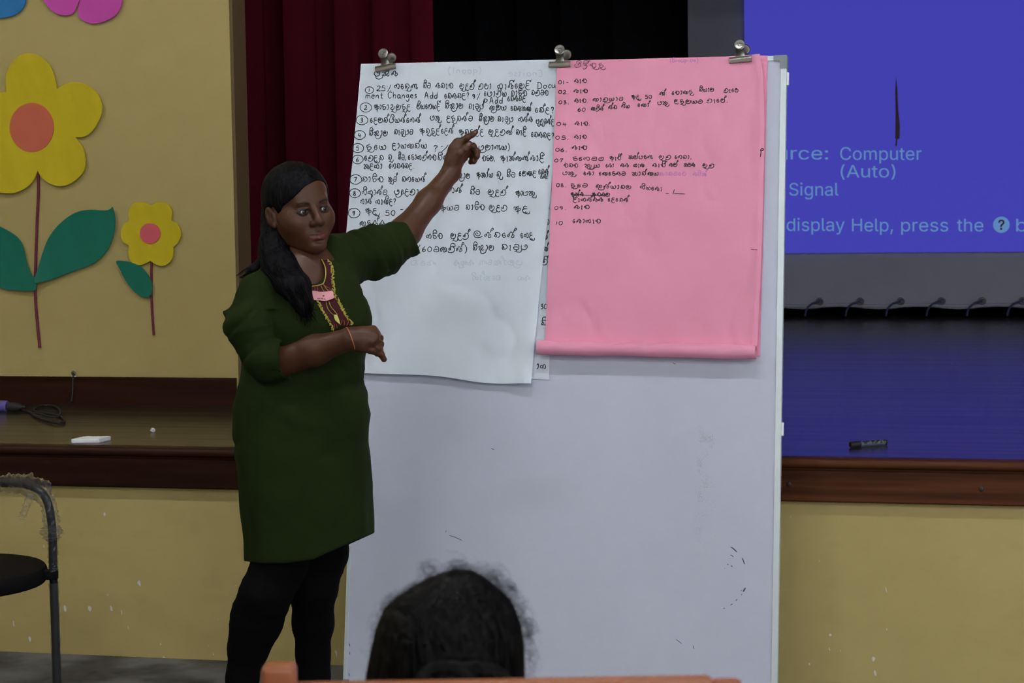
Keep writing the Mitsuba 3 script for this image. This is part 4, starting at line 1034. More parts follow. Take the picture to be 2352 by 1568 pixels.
# chest skin just inside the neckline
# ---- embroidery laid on the tunic front
solid = tun.like(); solid.F = tun_solid
def on_tunic(px, py, off=.002, fld=None):
    fld = fld or solid
    o = to_body(CAM); d = B(px, py, 1.0) - o; d = d / np.linalg.norm(d)
    t = np.linspace(D0 - .45, D0 + .3, 260)[:, None]
    P = o + d * t; F = fld.at(P); i = np.argmax(F < 0)
    if F[i] >= 0: return o + d * D0
    a = F[i - 1] / (F[i - 1] - F[i]); p = P[i - 1] + (P[i] - P[i - 1]) * a
    return p - d * off
def patch(outer, inner_, off, nu, nv):
    a, b = spline(outer, 12), spline(inner_, 12)
    ia, ib = np.linspace(0, len(a) - 1, nu), np.linspace(0, len(b) - 1, nu)
    f = lambda q, t: np.stack([np.interp(t, np.arange(len(q)), q[:, k]) for k in (0, 1)], 1)
    A, B_2 = f(a, ia), f(b, ib)
    P = np.zeros((nu, nv, 3))
    for j, t in enumerate(np.linspace(0, 1, nv)):
        Q = A + (B_2 - A) * t
        for i in range(nu): P[i, j] = on_tunic(Q[i, 0], Q[i, 1], off)
    m = grid_mesh(P); m2 = grid_mesh(P + np.array([0, .0015, 0])); m2.invert()
    return cat([m, m2])
mat('maroon', (0.036, 0.004, 0.007), 0.8, 0.2); mat('gold', (0.33, 0.27, 0.032), 0.4, 0.5); mat('gold_dull', (0.25, 0.20, 0.02), 0.6, 0.4); mat('lime', (0.50, 0.50, 0.10), 0.6, 0.3); mat('rust', (0.24, 0.075, 0.03), 0.7, 0.2)
outR = [(739, 576), (748, 588), (757, 602), (763, 618), (764, 640), (766, 660), (771, 678), (783, 703), (797, 726), (811, 746)]
inR = [(731, 580), (740, 596), (746, 612), (748, 630), (745, 645), (743, 660), (745, 680), (752, 700), (764, 724), (778, 748)]
part('embroidered_yoke', to_world(patch(outR, inR, .0022, 40, 6)), 'mat_maroon', pw, True, label='maroon embroidered yoke at the neckline')
outL = [(700, 652), (712, 668), (722, 680), (730, 691), (737, 706), (747, 724), (757, 740), (766, 759)]
inL = [(743, 652), (744, 668), (745, 680), (748, 691), (754, 706), (762, 722), (770, 736), (779, 750)]
part('embroidered_yoke', to_world(patch(outL, inL, .0022, 36, 6)), 'mat_maroon', pw, True)
rs = np.random.RandomState(5)
bead = trimesh.creation.icosphere(subdivisions=1, radius=1.0)
def beads(line, step, size, wob):
    q = spline(line, 20); d = np.r_[0, np.cumsum(np.linalg.norm(np.diff(q, axis=0), axis=1))]
    ms = []
    for t in np.arange(0, d[-1], step):
        x, y = np.interp(t, d, q[:, 0]), np.interp(t, d, q[:, 1])
        for _ in range(2):
            P = on_tunic(x + rs.uniform(-wob, wob), y + rs.uniform(-1, 1), .004)
            b = bead.copy(); b.vertices = b.vertices * (np.array([1, .5, 1]) * size * rs.uniform(.5, 1.0)) + P; ms.append(b)
    return cat(ms)
part('sequin_trim', to_world(beads(outR, 2.2, .0026, 3.2)), 'mat_gold', pw, True, label='yellow sequin trim', kind='stuff')
part('sequin_trim', to_world(beads(outL[2:], 2.2, .0026, 3.0)), 'mat_gold', pw, True, kind='stuff')
part('sequin_trim', to_world(beads([(620, 610), (633, 622), (646, 634), (660, 650)], 2.6, .0022, 2.5)), 'mat_gold', pw, True, kind='stuff')
def thread(line, r, m, nm='thread', off=.0035):
    q = spline(line, 6)
    return part(nm, to_world(tube(np.array([on_tunic(x, y, off) for x, y in q]), r, 6)), m, pw, True)
thread([(729, 581), (739, 596), (747, 614), (748, 632), (744, 648), (738, 653), (720, 657), (704, 656)], .0016, 'mat_gold', 'gold_piping')
thread([(749, 693), (752, 706), (760, 718), (768, 724)], .0010, 'mat_gold'); thread([(755, 692), (760, 704), (768, 714), (775, 722)], .0010, 'mat_gold')
thread([(737, 656), (741, 664), (744, 668)], .0009, 'mat_gold_dull'); thread([(743, 653), (749, 662), (754, 668)], .0009, 'mat_gold')
part('leaf_motif', to_world(patch([(766, 723), (770, 735), (781, 745)], [(774, 722), (779, 734), (781.5, 745)], .0034, 10, 4)), 'mat_lime', pw, True, label='pale yellow leaf motif')
for a, b in (((782, 746), (786, 734)), ((790, 748), (790, 735)), ((796, 748), (800, 737)), ((803, 747), (806, 740)), ((768, 752), (766, 742)), ((774, 754), (772, 744)), ((707, 661), (712, 667)), ((714, 659), (716, 667)), ((722, 659), (722, 668)), ((729, 658), (728, 668)), ((752, 664), (757, 669)), ((746, 656), (762, 667))):
    thread([a, ((a[0] + b[0]) / 2 + 1, (a[1] + b[1]) / 2), b], .0009, 'mat_rust')
# pink name tag
mat('tag', mikit.proc(lambda p, n, uv: mikit.mix([0.62, 0.27, 0.29], [0.67, 0.31, 0.33], mikit.noise(p.x * 120, p.z * 60, 1.0))), 0.6, 0.2)
part('name_tag', to_world(patch([(711, 667), (725, 668), (736, 670), (750, 669), (764, 667)], [(722, 689), (733, 689), (742, 691), (752, 690), (768, 684)], .0085, 24, 8)), 'mat_tag', pw, True, label='small pink name sticker')
q = on_tunic(743, 679, .0100); b = trimesh.creation.icosphere(subdivisions=2, radius=.0022); b.apply_scale((1.2, .4, .9)); b.apply_translation(q); part('tag_pin', to_world(b), 'mat_rust', pw, True)
for l in ([(729, 686), (731, 684), (732, 687), (735, 684), (736, 687)], [(738, 686), (740, 684), (741, 688), (744, 685), (747, 688)]):
    thread(l, .0005, 'mat_ink', 'tag_writing', .0093)
mat('nail', (0.16, 0.085, 0.065), .3, .5)
for c, a_, b_ in nails:
    e = trimesh.creation.icosphere(subdivisions=2, radius=1.0); e.apply_scale((b_, .0022, a_)); e.apply_transform(trimesh.transformations.rotation_matrix(-.7, (0, 1, 0))); e.apply_translation(c)
    part('fingernail', to_world(e), 'mat_nail', pw, True)
# thread bracelet
a0 = WR_R; axw = (W0 - EL_R) / np.linalg.norm(W0 - EL_R); u = np.cross(axw, [0, 1, 0]); u /= np.linalg.norm(u); w = np.cross(axw, u)
mat('bracelet', (0.36, 0.12, 0.05), 0.6, 0.3)
ang = np.linspace(0, 2 * math.pi, 40)
part('bracelet', to_world(tube([a0 + axw * (.002 - .022 * (math.cos(t) * u[1] + math.sin(t) * w[1])) + (.0315) * (math.cos(t) * u + math.sin(t) * w) for t in ang], .0016, 8)), 'mat_bracelet', pw, True, label='thin orange thread bracelet')

# ------------------------------------------------------------------ her hair
def strand_mod(amp, f, seed):
    def mod(x, y, z, t=None): return amp * vnoise(x, y, z, f, seed, 3)
    return mod
hh_ = Field(head_pt(0, 0, 0) - (.22, .24, .42), head_pt(0, 0, 0) + (.20, .22, .20), .0034)
hh_.ell(head_pt(0, -.012, .036), np.array([.0860, .109, .0935]) * HS, 0, HM, mod=strand_mod(.006, (70, 70, 14), 51))
hh_.ell(head_pt(0, -.060, -.03), np.array([.068, .055, .085]) * HS, .03, HM, mod=strand_mod(.006, (70, 70, 14), 52))
# face opening: everything in front of a slanted hairline plane
def face_fn(x, y, z):
    X = [(x - HC[0]) * HM[i, 0] + (y - HC[1]) * HM[i, 1] + (z - HC[2]) * HM[i, 2] for i in range(3)]
    a, b, c = [t / HS for t in X]
    hl_ = .036 + .030 * np.clip((c - .0) / .075, 0, 1) - .05 * np.clip(-c / .1, 0, 1)      # forward position of the hairline by height
    hl_ = hl_ + .010 * np.clip((-a - .0) / .07, 0, 1) * np.clip((c - .01) / .05, 0, 1)                          # side-swept on her right
    top = .0745 - .0 * a - np.where(a < .022, 7.0, 10.0) * (a - .022) ** 2
    return np.maximum(hl_ - b, c - top) * .8
hh_.sub(face_fn, hh_.lo, hh_.lo + hh_.n * hh_.h)
def ear_fn(s): 
    hh_.ell(head_pt(.088 * s, .002, -.012), np.array([.026, .024, .034]) * HS, .004, HM, op='sub')
ear_fn(-1); ear_fn(1)
def lock(pts, rad, seed, k=.02):
    for i in range(len(pts) - 1):
        d = (np.asarray(pts[i + 1]) - pts[i]); d = d / np.linalg.norm(d)
        e1 = np.cross(d, [0, 1, 0]); e1 /= np.linalg.norm(e1); e2 = np.cross(d, e1)
        def mod(x, y, z, t, e1=e1, e2=e2, d=d):
            a = x * e1[0] + y * e1[1] + z * e1[2]; b = x * e2[0] + y * e2[1] + z * e2[2]; c = x * d[0] + y * d[1] + z * d[2]
            return .012 * vnoise(a, b, c, (95, 95, 7), seed, 2) * (rad[i] / .03)
        hh_.cone(pts[i], pts[i + 1], rad[i], rad[i + 1], k, mod=mod)
nape = head_pt(-.02, -.075, -.09)
lock([head_pt(-.03, -.060, -.045), B(632, 566, D0 - .02), B(640, 612, D0 - .09), B(668, 655, D0 - .155), B(694, 700, D0 - .175), B(704, 727, D0 - .175)], [.052, .040, .035, .031, .020, .005], 61)
lock([B(630, 572, D0 - .01), B(628, 620, D0 - .085), B(640, 660, D0 - .15)], [.036, .026, .008], 63)
lock([B(652, 600, D0 - .08), B(690, 655, D0 - .155), B(716, 700, D0 - .178)], [.028, .024, .005], 65)
lock([head_pt(.01, -.075, -.06), B(640, 575, D0 + .07), B(640, 640, D0 + .10)], [.05, .035, .015], 67)
lock([B(615, 590, D0 + .0), B(585, 618, D0 - .03), B(560, 634, D0 - .03)], [.016, .011, .003], 69)
hair_m = hh_.mesh(1)
def hair_col(p, n, uv): return mikit.mix([0.0012, 0.0012, 0.0016], [0.0055, 0.0054, 0.0066], S(.3, .8, mikit.noise(p.x * 420, p.y * 420, p.z * 45) * .6 + .4 * mikit.noise(p.x * 120, p.y * 120, p.z * 20)))
mat('hair', mikit.proc(hair_col), 0.5, 0.06, bump=(lambda p, n, uv: mikit.noise(p.x * 420, p.y * 420, p.z * 40) + .6 * mikit.noise(p.x * 160, p.y * 160, p.z * 16), .0022))
part('hair', to_world(hair_m), 'mat_hair', pw, True, label='long black hair swept over one shoulder')

rs = np.random.RandomState(12)
st_m = []
for i in range(60):
    a = rs.uniform(-1, 1); b = rs.uniform(-1, 1)
    e = .7 + .5 * rs.rand()
    pts = [head_pt(-.03 + .02 * a, -.055, -.05), B(632 + 34 * a, 566, D0 - .04 - .02 * b), B(640 + 36 * a, 612, D0 - .12 - .02 * b), B(668 + 30 * a, 655, D0 - .18 - .012 * b), B(694 + 22 * a, 700, D0 - .195 - .006 * b), B(704 + 12 * a + rs.uniform(-8, 16), 727 + rs.uniform(-20, 26), D0 - .18)]
    st_m.append(tube(spline(pts, 5), np.linspace(.0016, .0006, 26), 4, cap=False))
for i in range(16):
    a = rs.uniform(-1, 1)
    pts = [B(618 + 10 * a, 585, D0 - .0), B(600 + 14 * a, 606 + 6 * a, D0 - .02), B(575 + 16 * a, 624 + 8 * a, D0 - .035), B(552 + 14 * a, 638 + 6 * a, D0 - .03)]
    st_m.append(tube(spline(pts, 5), np.linspace(.0014, .0005, 16), 4, cap=False))
part('hair_strands', to_world(cat(st_m)), 'mat_hair', pw, True, label='loose black hair strands', kind='stuff')
# ------------------------------------------------------------------ seated person in front (seen from behind)
DH = 2.42
PH = DH / FOC
def HB(px, py, d=0.0): return B(px, py, DH + d)
hs = Field(HB(770, 1260) - (.02, .20, .38), HB(1300, 1260) + (.02, .22, .04), .0032)
ctr = HB(1032, 1452)
edge2 = [(1317, 1040, 1082), (1330, 992, 1106), (1354, 946, 1138), (1380, 908, 1166), (1405, 880, 1184), (1450, 860, 1203), (1492, 850, 1210), (1555, 838, 1212), (1640, 838, 1212), (1720, 856, 1194)]
zc = np.array([HB(1032, r[0])[2] for r in edge2])[::-1]; wc = np.array([(r[2] - r[1]) / 2 * PH for r in edge2])[::-1]
xc = np.array([HB((r[1] + r[2]) / 2, r[0])[0] for r in edge2])[::-1]
ztop = zc[-1]
def skull(x, y, z):
    w = np.interp(z, zc, wc); c = np.interp(z, zc, xc)
    dpt = np.interp(z, zc, wc * 1.12)
    k = np.sqrt(((x - c) / np.maximum(w, .004)) ** 2 + ((y - ctr[1] - .02) / np.maximum(dpt, .004)) ** 2)
    ang = np.arctan2(x - c, -(y - ctr[1]))
    d = np.maximum((k - 1) * np.maximum(w, .02) * .8, (z - ztop))
    return d + .004 * vnoise(ang * .10, 0 * x, z, (120, 1, 9), 71) + .003 * vnoise(ang * .1, 0 * x + 1, z, (50, 1, 6), 72)
hs.add(skull, hs.lo, hs.lo + hs.n * hs.h)
# bun: coiled roll low on the back of the head
def ropey(c, u, v, R, r, turns, seed):
    t = np.linspace(0, turns * 2 * math.pi, int(26 * turns)); rr_ = R * (1 - .62 * t / t[-1])
    P = [c + u * (rr_[i] * math.cos(t[i])) + v * (rr_[i] * math.sin(t[i])) + np.array([0, -.012 * i / len(t), 0]) for i in range(len(t))]
    for i in range(len(P) - 1): 
        hs.cone(P[i], P[i + 1], r * (1 - .45 * i / len(P)), r * (1 - .45 * (i + 1) / len(P)), .004)
bc = HB(1060, 1600, -.115)
hs.ell(bc + (0, .02, 0), (.050, .03, .030), .02)
ropey(HB(1022, 1598, -.128), np.array([1., 0, 0]), np.array([0, 0, 1.]), .030, .013, 1.6, 1)
ropey(HB(1108, 1608, -.124), np.array([-1., 0, 0]), np.array([0, 0, 1.]), .034, .013, 1.5, 2)
hs_m = hs.mesh(1)
# head, neck, shoulders and trunk (skin and clothes below the hair are outside the frame)
bs = Field(HB(1032, 1700) - (.30, .26, .86), HB(1032, 1500) + (.30, .62, .12), .008)
SHZ = HB(1032, 1900)[2]
hc2 = HB(1032, 1500)
bs.ell(hc2 + (0, .03, -.02), (.066, .085, .105)); bs.cone(hc2 + (0, .02, -.10), np.array([hc2[0], hc2[1] + .01, SHZ + .03]), .052, .055, .03)
sk2 = bs.mesh(1)
cl = Field(np.array([hc2[0] - .32, hc2[1] - .2, .02]), np.array([hc2[0] + .32, hc2[1] + .72, SHZ + .09]), .009)
tc = np.array([hc2[0], hc2[1] + .01, 0])
for s in (-1, 1):
    cl.cone(tc + (.03 * s, 0, SHZ - .01), tc + (.165 * s, .01, SHZ - .05), .065, .058, .04)
    cl.cone(tc + (.19 * s, .02, SHZ - .06), tc + (.235 * s, .06, SHZ - .30), .052, .042, .03)
    cl.cone(tc + (.235 * s, .06, SHZ - .30), tc + (.16 * s, .27, SHZ - .34), .042, .036, .03)
    cl.cone(tc + (.085 * s, .06, .50), tc + (.10 * s, .45, .50), .088, .070, .05)
    cl.cone(tc + (.10 * s, .45, .50), tc + (.10 * s, .43, .14), .068, .048, .03)
    cl.cone(tc + (.10 * s, .43, .07), tc + (.10 * s, .55, .06), .040, .030, .03)
cl.ell(tc + (0, .02, SHZ - .17), (.185, .115, .20), .05); cl.ell(tc + (0, .03, .58), (.175, .13, .17), .08)
cl_m = cl.mesh(1)
p2 = thing('person', 'seated listener seen from behind, black hair tied in a low bun', 'person')
scene['mat_skin_plain'] = principled((0.085, 0.036, 0.02), .5, .4)
part('body', to_world(union([sk2]) or sk2), 'mat_skin_plain', p2, True)
mat('blouse', (0.06, 0.02, 0.05), .8, .2)
part('clothing', to_world(cl_m), 'mat_blouse', p2, True)
scene['mat_hair_front'] = {'type': 'twosided', 'bsdf': {'type': 'bumpmap', 'arbitrary': mikit.proc(lambda p, n, uv: mikit.noise(p.x * 480, p.y * 480, p.z * 26) + .7 * mikit.noise(p.x * 200, p.y * 200, p.z * 14), 1e-3), 'scale': .0035,
    'bsdf': {'type': 'principled', 'base_color': mikit.proc(lambda p, n, uv: mikit.mix([0.0009, 0.0009, 0.0011], [0.0048, 0.0042, 0.0042], S(.35, .8, mikit.noise(p.x * 330, p.y * 330, p.z * 16)))), 'roughness': .36, 'specular': .05}}}
part('hair', to_world(hs_m), 'mat_hair_front', p2, True, label='black hair smoothed back into a low coiled bun')
# flyaway frizz
rs = np.random.RandomState(77)
fz = []
def rim(a):
    """point of the silhouette: a from 0 (left, frame bottom) to 1 (right)"""
    L = [(838, 1555), (850, 1492), (860, 1450), (880, 1405), (908, 1380), (946, 1354), (992, 1330), (1040, 1317), (1082, 1317), (1106, 1330), (1138, 1354), (1166, 1380), (1184, 1405), (1203, 1450), (1210, 1492), (1212, 1555)]
    q = spline(L, 6); t = a * (len(q) - 1); i = int(min(t, len(q) - 2)); w = t - i
    p = q[i] * (1 - w) + q[i + 1] * w; d = q[i + 1] - q[i]; n = np.array([d[1], -d[0]]); return p, n / np.linalg.norm(n)
for i in range(330):
    a = rs.beta(1.9, 1.25)
    p, n = rim(a); tdir = np.array([-n[1], n[0]])
    big = rs.rand() < .5
    out = rs.uniform(6, 24) * (.7 + .75 * (a > .42)) if big else rs.uniform(3, 14)
    run = rs.uniform(-60, 60); d = rs.uniform(-.05, .05)
    q0 = p - n * 8; q1 = p + n * out * .55 + tdir * run * .25; q2 = p + n * out + tdir * run * .7 + rs.uniform(-8, 8, 2); q3 = p + n * out * rs.uniform(-.2, 1.1) + tdir * run * 1.15 + rs.uniform(-10, 10, 2)
    pts = [HB(*q0, d), HB(*q1, d + rs.uniform(-.02, .02)), HB(*q2, d + rs.uniform(-.03, .03)), HB(*q3, d + rs.uniform(-.03, .03))]
    r = rs.uniform(.00012, .00028)
    fz.append(tube(spline(pts, 5), np.linspace(r, r * .6, 16), 3, cap=False))
for c, n_ in (((985, 1308), 12), ((1140, 1328), 22), ((1165, 1355), 20), ((1050, 1306), 18), ((1205, 1440), 14)):
    for i in range(n_):
        t = np.linspace(0, rs.uniform(3, 6.5), 14) + rs.uniform(0, 6); R_ = rs.uniform(8, 24); e = rs.uniform(.4, 1)
        cc = np.array(c) + rs.uniform(-12, 12, 2); dd = rs.uniform(-.03, .03)
        fz.append(tube(np.array([HB(cc[0] + R_ * math.cos(k), cc[1] + R_ * e * math.sin(k), dd) for k in t]), rs.uniform(.00014, .0003), 3, cap=False))
part('hair_strands', to_world(cat(fz)), 'mat_hair_front', p2, True, label='frizzy flyaway hairs', kind='stuff')

# ------------------------------------------------------------------ wooden chair of the listener
DC = 2.2
mat('chair_wood', mikit.proc(lambda p, n, uv: mikit.mix([0.20, 0.055, 0.018], [0.34, 0.105, 0.035], mikit.fbm(p.x * 12, p.y * 12, p.z * 60, 3))), .30, .5)
wc_ = thing('wooden_chair', 'brown varnished wooden chair whose back rail and posts edge into view at the bottom', 'chair')
def CB(px, py, d=0.0): return at_d(px, py, DC + d)
xl, xr_ = CB(641, 1545), CB(1668, 1580)
ctr_c = (xl + xr_) / 2; wch = np.linalg.norm((xr_ - xl)[:2])
ztl, ztr = CB(640, 1523)[2], CB(1668, 1562)[2]
zt_ = (ztl + ztr) / 2
for s, zt0, X in ((-1, ztl, xl), (1, ztr, xr_)):
    wpost = .0345
    pst = rbox(wpost, .034, zt0, .007, 6); pst.apply_translation((0, 0, zt0 / 2))
    part('back_post', frame_at(pst, np.array([X[0], X[1], 0]), RT, HD, (0, 0, 1)), 'mat_chair_wood', wc_)
zr = CB(900, 1561)[2]; zr2 = CB(1500, 1572)[2]
rail = rbox(wch - .028, .024, .070, .006, 6)
part('top_rail', frame_at(rail, np.array([ctr_c[0], ctr_c[1], zr - .0325 - .004]), RT, HD, (0, 0, 1)), 'mat_chair_wood', wc_)
for i in range(5):
    u = (i - 2) * wch / 6
    sl = rbox(.030, .012, zr - .10 - .46, .004, 5)
    part('back_slat', frame_at(sl, np.array([ctr_c[0], ctr_c[1], (zr - .10 + .46) / 2]) + RT * u, RT, HD, (0, 0, 1)), 'mat_chair_wood', wc_)
part('lower_rail', frame_at(rbox(wch - .03, .022, .05, .005, 5), np.array([ctr_c[0], ctr_c[1], .46]), RT, HD, (0, 0, 1)), 'mat_chair_wood', wc_)
part('seat', frame_at(rbox(wch - .04, .40, .035, .010, 6), np.array([ctr_c[0], ctr_c[1], .385]) + HD * .225, RT, HD, (0, 0, 1)), 'mat_chair_wood', wc_)
for s in (-1, 1):
    part('front_leg', frame_at(rbox(.036, .036, .37, .005, 5), np.array([ctr_c[0], ctr_c[1], .186]) + HD * .40 + RT * s * (wch / 2 - .04), RT, HD, (0, 0, 1)), 'mat_chair_wood', wc_)
# ------------------------------------------------------------------ handwriting (pen strokes as flat ink on the sheets)
# letters: advance width; strokes as x y pairs in tenths of the letter height, baseline 0, '|' lifts the pen
GL = {
 'p': '10;1 8 0 4 2 0 5 0 8 1 10 5 8 9 6 7 7 5',
 'v': '9;4 4 2 5 1 3 2 1 4 2 4 5 2 7 2 9 5 10 8 8 9 4 7 1 5 0',
 'm': '10;5 6 3 7 2 5 4 4 6 6 5 9 3 10 1 8 0 4 2 0 6 0 9 2 10 6 8 9',
 'n': '10;2 3 1 2 0 4 2 6 3 3 3 7 5 10 7 9 7 5 6 1 8 0 10 3 9 6 8 5',
 'N': '13;2 3 0 3 1 6 3 5 3 2 4 8 6 9 7 5 7 1 8 7 10 9 11 5 10 1 12 0 13 3',
 't': '10;3 6 1 7 0 5 2 4 4 6 3 9 6 10 9 8 10 4 8 0 5 0 3 2 5 3',
 'T': '9;2 8 4 10 8 9 9 5 8 1 4 0 1 2 1 5 4 5 7 5',
 'd': '8;7 9 3 10 1 7 4 5 7 5 3 5 0 2 2 -2 5 -4 8 -2',
 'D': '9;2 9 6 10 8 8 4 6 7 6 9 3 6 0 2 1 1 4',
 'l': '11;4 4 2 6 1 4 3 3 5 5 4 8 7 10 10 8 11 4 9 0 5 -2 1 -1 0 1',
 'r': '8;3 4 2 2 4 0 7 1 8 4 5 6 2 5 1 8 3 10 6 10',
 's': '12;0 7 2 9 4 6 2 3 1 1 4 0 6 3 5 6 7 9 9 7 8 3 10 0 12 3 11 7',
 'S': '12;0 6 3 8 4 5 2 2 4 0 6 3 6 8 9 10 11 7 9 4 7 2 10 0 12 2',
 'h': '11;3 3 1 2 0 5 3 7 5 4 4 1 6 7 8 9 10 6 10 2 8 0 7 2',
 'k': '12;0 4 2 7 4 5 3 2 1 2 2 6 5 9 7 6 6 1 8 0 9 4 7 6 10 8 12 5 11 1 9 0',
 'g': '10;2 2 0 3 0 6 3 7 4 3 4 8 7 10 9 7 9 2 7 0 6 2',
 'y': '10;1 8 0 4 2 0 5 1 5 5 3 6 5 1 8 0 10 4 9 8 7 7',
 'b': '9;3 9 1 7 4 6 6 8 3 10 1 4 3 0 7 0 9 4 8 8',
 'L': '9;1 8 4 10 7 8 5 5 3 5 6 5 8 2 6 -2 3 -4 1 -2',
 'a': '12;0 6 2 9 5 8 5 4 2 3 3 6 7 10 7 4 7 -5|7 4 10 6 11 3 8 1 4 0',
 'A': '15;0 6 2 9 5 8 5 4 2 3 3 6 7 10 7 4 7 -5|7 4 10 6 11 3 8 1 4 0|12 9 15 9 15 4 13 0',
 'U': '9;7 9 3 10 0 7 3 5 6 7 3 8 1 4 2 0 6 -2 9 0',
 'I': '13;6 7 4 9 2 6 5 3 9 5 9 10 5 13 1 10 0 4 3 0 8 0 12 3',
 'e': '6;5 7 3 9 1 6 1 2 3 0 5 2 4 5 1 4',
 'o': '5;1 8 3 10 4 6 3 1 1 0',
 'q': '5;1 7 3 8 3 3 2 -1 4 -1',
 'i': '0;-9 9 -8 15 -4 16 -1 12 -3 10 -5 12',
 'w': '0;-9 9 -8 15 -4 16 -1 13 -1 16 1 17',
 'j': '1;-5 0 -6 -3 -3 -5 1 -4 2 0|-9 -3 -6 -3',
 'x': '1;-3 9 -2 15 0 18 1 15 -2 13',
 'R': '1;-9 0 -9 -4 -4 -6 2 -3 2 2',
 'c': '9;1 8 4 10 6 7 3 4 1 2 4 0 8 2 9 7',
 '1': '4;2 10 2 5 1 0', '2': '7;1 8 4 10 6 7 3 3 0 0 7 0', '3': '7;1 9 5 10 5 7 2 6 6 4 5 1 1 0', '4': '8;3 10 1 4 7 4|5 8 5 -1', '5': '7;6 10 2 10 1 6 5 6 6 2 3 0 0 1',
 '6': '7;5 10 2 7 0 3 3 0 6 3 3 5 1 3', '7': '7;0 9 6 10 4 5 2 0', '8': '7;5 9 2 9 1 7 5 4 5 1 2 0 1 3 4 6 5 9', '9': '7;5 8 2 9 1 6 4 5 5 9 5 4 3 0', '0': '7;4 10 1 8 0 3 3 0 6 3 6 8 3 10',
 '%': '9;1 9 2 9|8 12 5 5 1 -2|7 1 8 1', '?': '6;1 8 3 11 6 9 4 5 3 3|3 0 4 0', '.': '4;1 0 2 0', ',': '4;2 1 1 -2', '-': '6;1 4 5 5', '(': '5;4 13 1 8 1 2 4 -3', ')': '5;1 13 4 8 4 2 1 -3', '!': '3;1 11 1 4|1 0 1 1', ' ': '7;', '_': '7;0 0 6 0', '/': '5;4 12 0 -2',
}
LAT = {
 'D': '11;2 12 2 0|0 12 6 12 10 7 8 1 0 0', 'o': '8;4 7 1 6 0 2 3 0 6 2 6 6 3 7', 'c': '6;6 6 3 7 1 4 2 0 6 1', 'u': '8;0 7 0 2 3 0 6 3 6 7|6 3 8 0', 'm': '12;0 0 1 7|1 4 4 7 5 4 5 0|5 4 8 7 10 4 10 0', 'e': '7;1 4 6 5 4 7 1 6 0 2 3 0 6 1', 'n': '8;0 0 1 7|1 4 4 7 6 5 6 0', 't': '6;3 11 3 2 5 0|0 7 6 7',
 'C': '9;9 11 5 13 1 9 1 3 4 0 8 2', 'h': '8;1 13 1 0|1 4 4 7 6 5 6 0', 'a': '8;6 6 3 7 0 4 2 0 5 2 6 7 6 1 8 0', 'r': '6;1 7 1 0|1 4 3 7 5 7', 'g': '8;6 6 3 7 0 4 3 1 6 4 6 7 6 -4 3 -7 0 -4', 's': '6;5 6 2 7 1 5 4 3 4 1 0 0', 'A': '10;0 0 4 13 8 0|1 5 8 6', 'd': '8;6 5 3 7 0 4 2 0 5 2 6 6|6 13 6 0',
 'E': '9;8 11 2 11 2 0 8 0|2 6 7 6', 'i': '4;2 7 2 0|2 10 2 11', 'q': '8;6 6 3 7 0 4 3 1 6 4 6 7 6 -5', 'G': '10;9 11 5 13 1 8 2 1 6 0 9 3 9 6 5 6', 'p': '8;1 7 1 -5|1 5 4 7 7 4 4 0 1 2', 'P': '8;1 12 1 0|1 12 6 11 6 7 1 6', '0': '8;4 10 1 8 0 3 3 0 6 3 6 8 3 10', '4': '8;3 10 1 4 7 4|5 8 5 -1', '(': '5;4 13 1 8 1 2 4 -3', ')': '5;1 13 4 8 4 2 1 -3', '-': '6;1 4 5 5', ' ': '7;', 'l': '4;1 13 2 0', '.': '4;1 0 2 0', 'b': '8;1 13 1 0|1 4 4 7 7 4 4 0 1 1',
}
rsw = np.random.RandomState(3)
def word_strokes(txt):
    """strokes of a word in tenths of the letter height"""
    lib = GL
    if txt[0] == '~': lib, txt = LAT, txt[1:]
    x, out = 0.0, []
    for ch in txt:
        adv, body = lib[ch].split(';')
        for st in body.split('|'):
            if st:
                q = np.array([float(t) for t in st.split()]).reshape(-1, 2)
                out.append(q + (x, 0) + rsw.uniform(-.35, .35, q.shape))
        x += float(adv) + (2.2 if float(adv) > 1 else .6)
    return out, max(x - 2.2, 1.0)
def write(lines, tf, place, parent, xh, ink, w, name='handwriting', off=.0009, flip=False):
    """lines: list of rows; a row is a list of (word, x0, x1, baseline[, baseline at x1]) in zoomed pixels"""
    for row in lines:
        ms = []
        for it in row:
            if it[0] == 'O':                                       # a number in a drawn circle
                _, d, cx, cy, r = it
                a = np.linspace(.5, 6.9, 22) + rsw.uniform(0, 1)
                st = [np.stack([cx + r * (1 + .03 * a) * np.cos(a), cy + r * .92 * np.sin(a)], 1)]
                q, wd = word_strokes(d); k = r * .085
                st += [np.stack([cx + (s[:, 0] - wd / 2) * k, cy + r * .45 - s[:, 1] * k], 1) for s in q]
                sp_ = [st[0]] + [spline(s, 4) for s in st[1:]]
            elif it[0] == 'L':
                sp_ = [spline(np.array(it[1], float), 5)]
            else:
                txt, x0, x1, b0 = it[:4]; b1 = it[4] if len(it) > 4 else b0
                q, wd = word_strokes(txt)
                sc = (x1 - x0) / wd; sp_ = []
                for s in q:
                    u = s[:, 0] / wd
                    if flip: u = 1 - u
                    sp_.append(spline(np.stack([x0 + u * (x1 - x0), b0 + (b1 - b0) * u - s[:, 1] * xh / 10], 1), 4))
            for s in sp_:
                pts = [tf(x, y) for x, y in s]
                ms.append(ribbon(pts, w * rsw.uniform(.88, 1.1), place, off))
        part(name, cat(ms), ink, parent, True, kind='stuff')
Wa = lambda x, y: (780 + x / 3.825, 90 + y / 3.825)
Wb = lambda x, y: (780 + x / 3.137, 400 + y / 3.137)
Pa = lambda x, y: (1230 + x / 3.825, 90 + y / 3.825)
Pb = lambda x, y: (1230 + x / 3.137, 400 + y / 3.137)
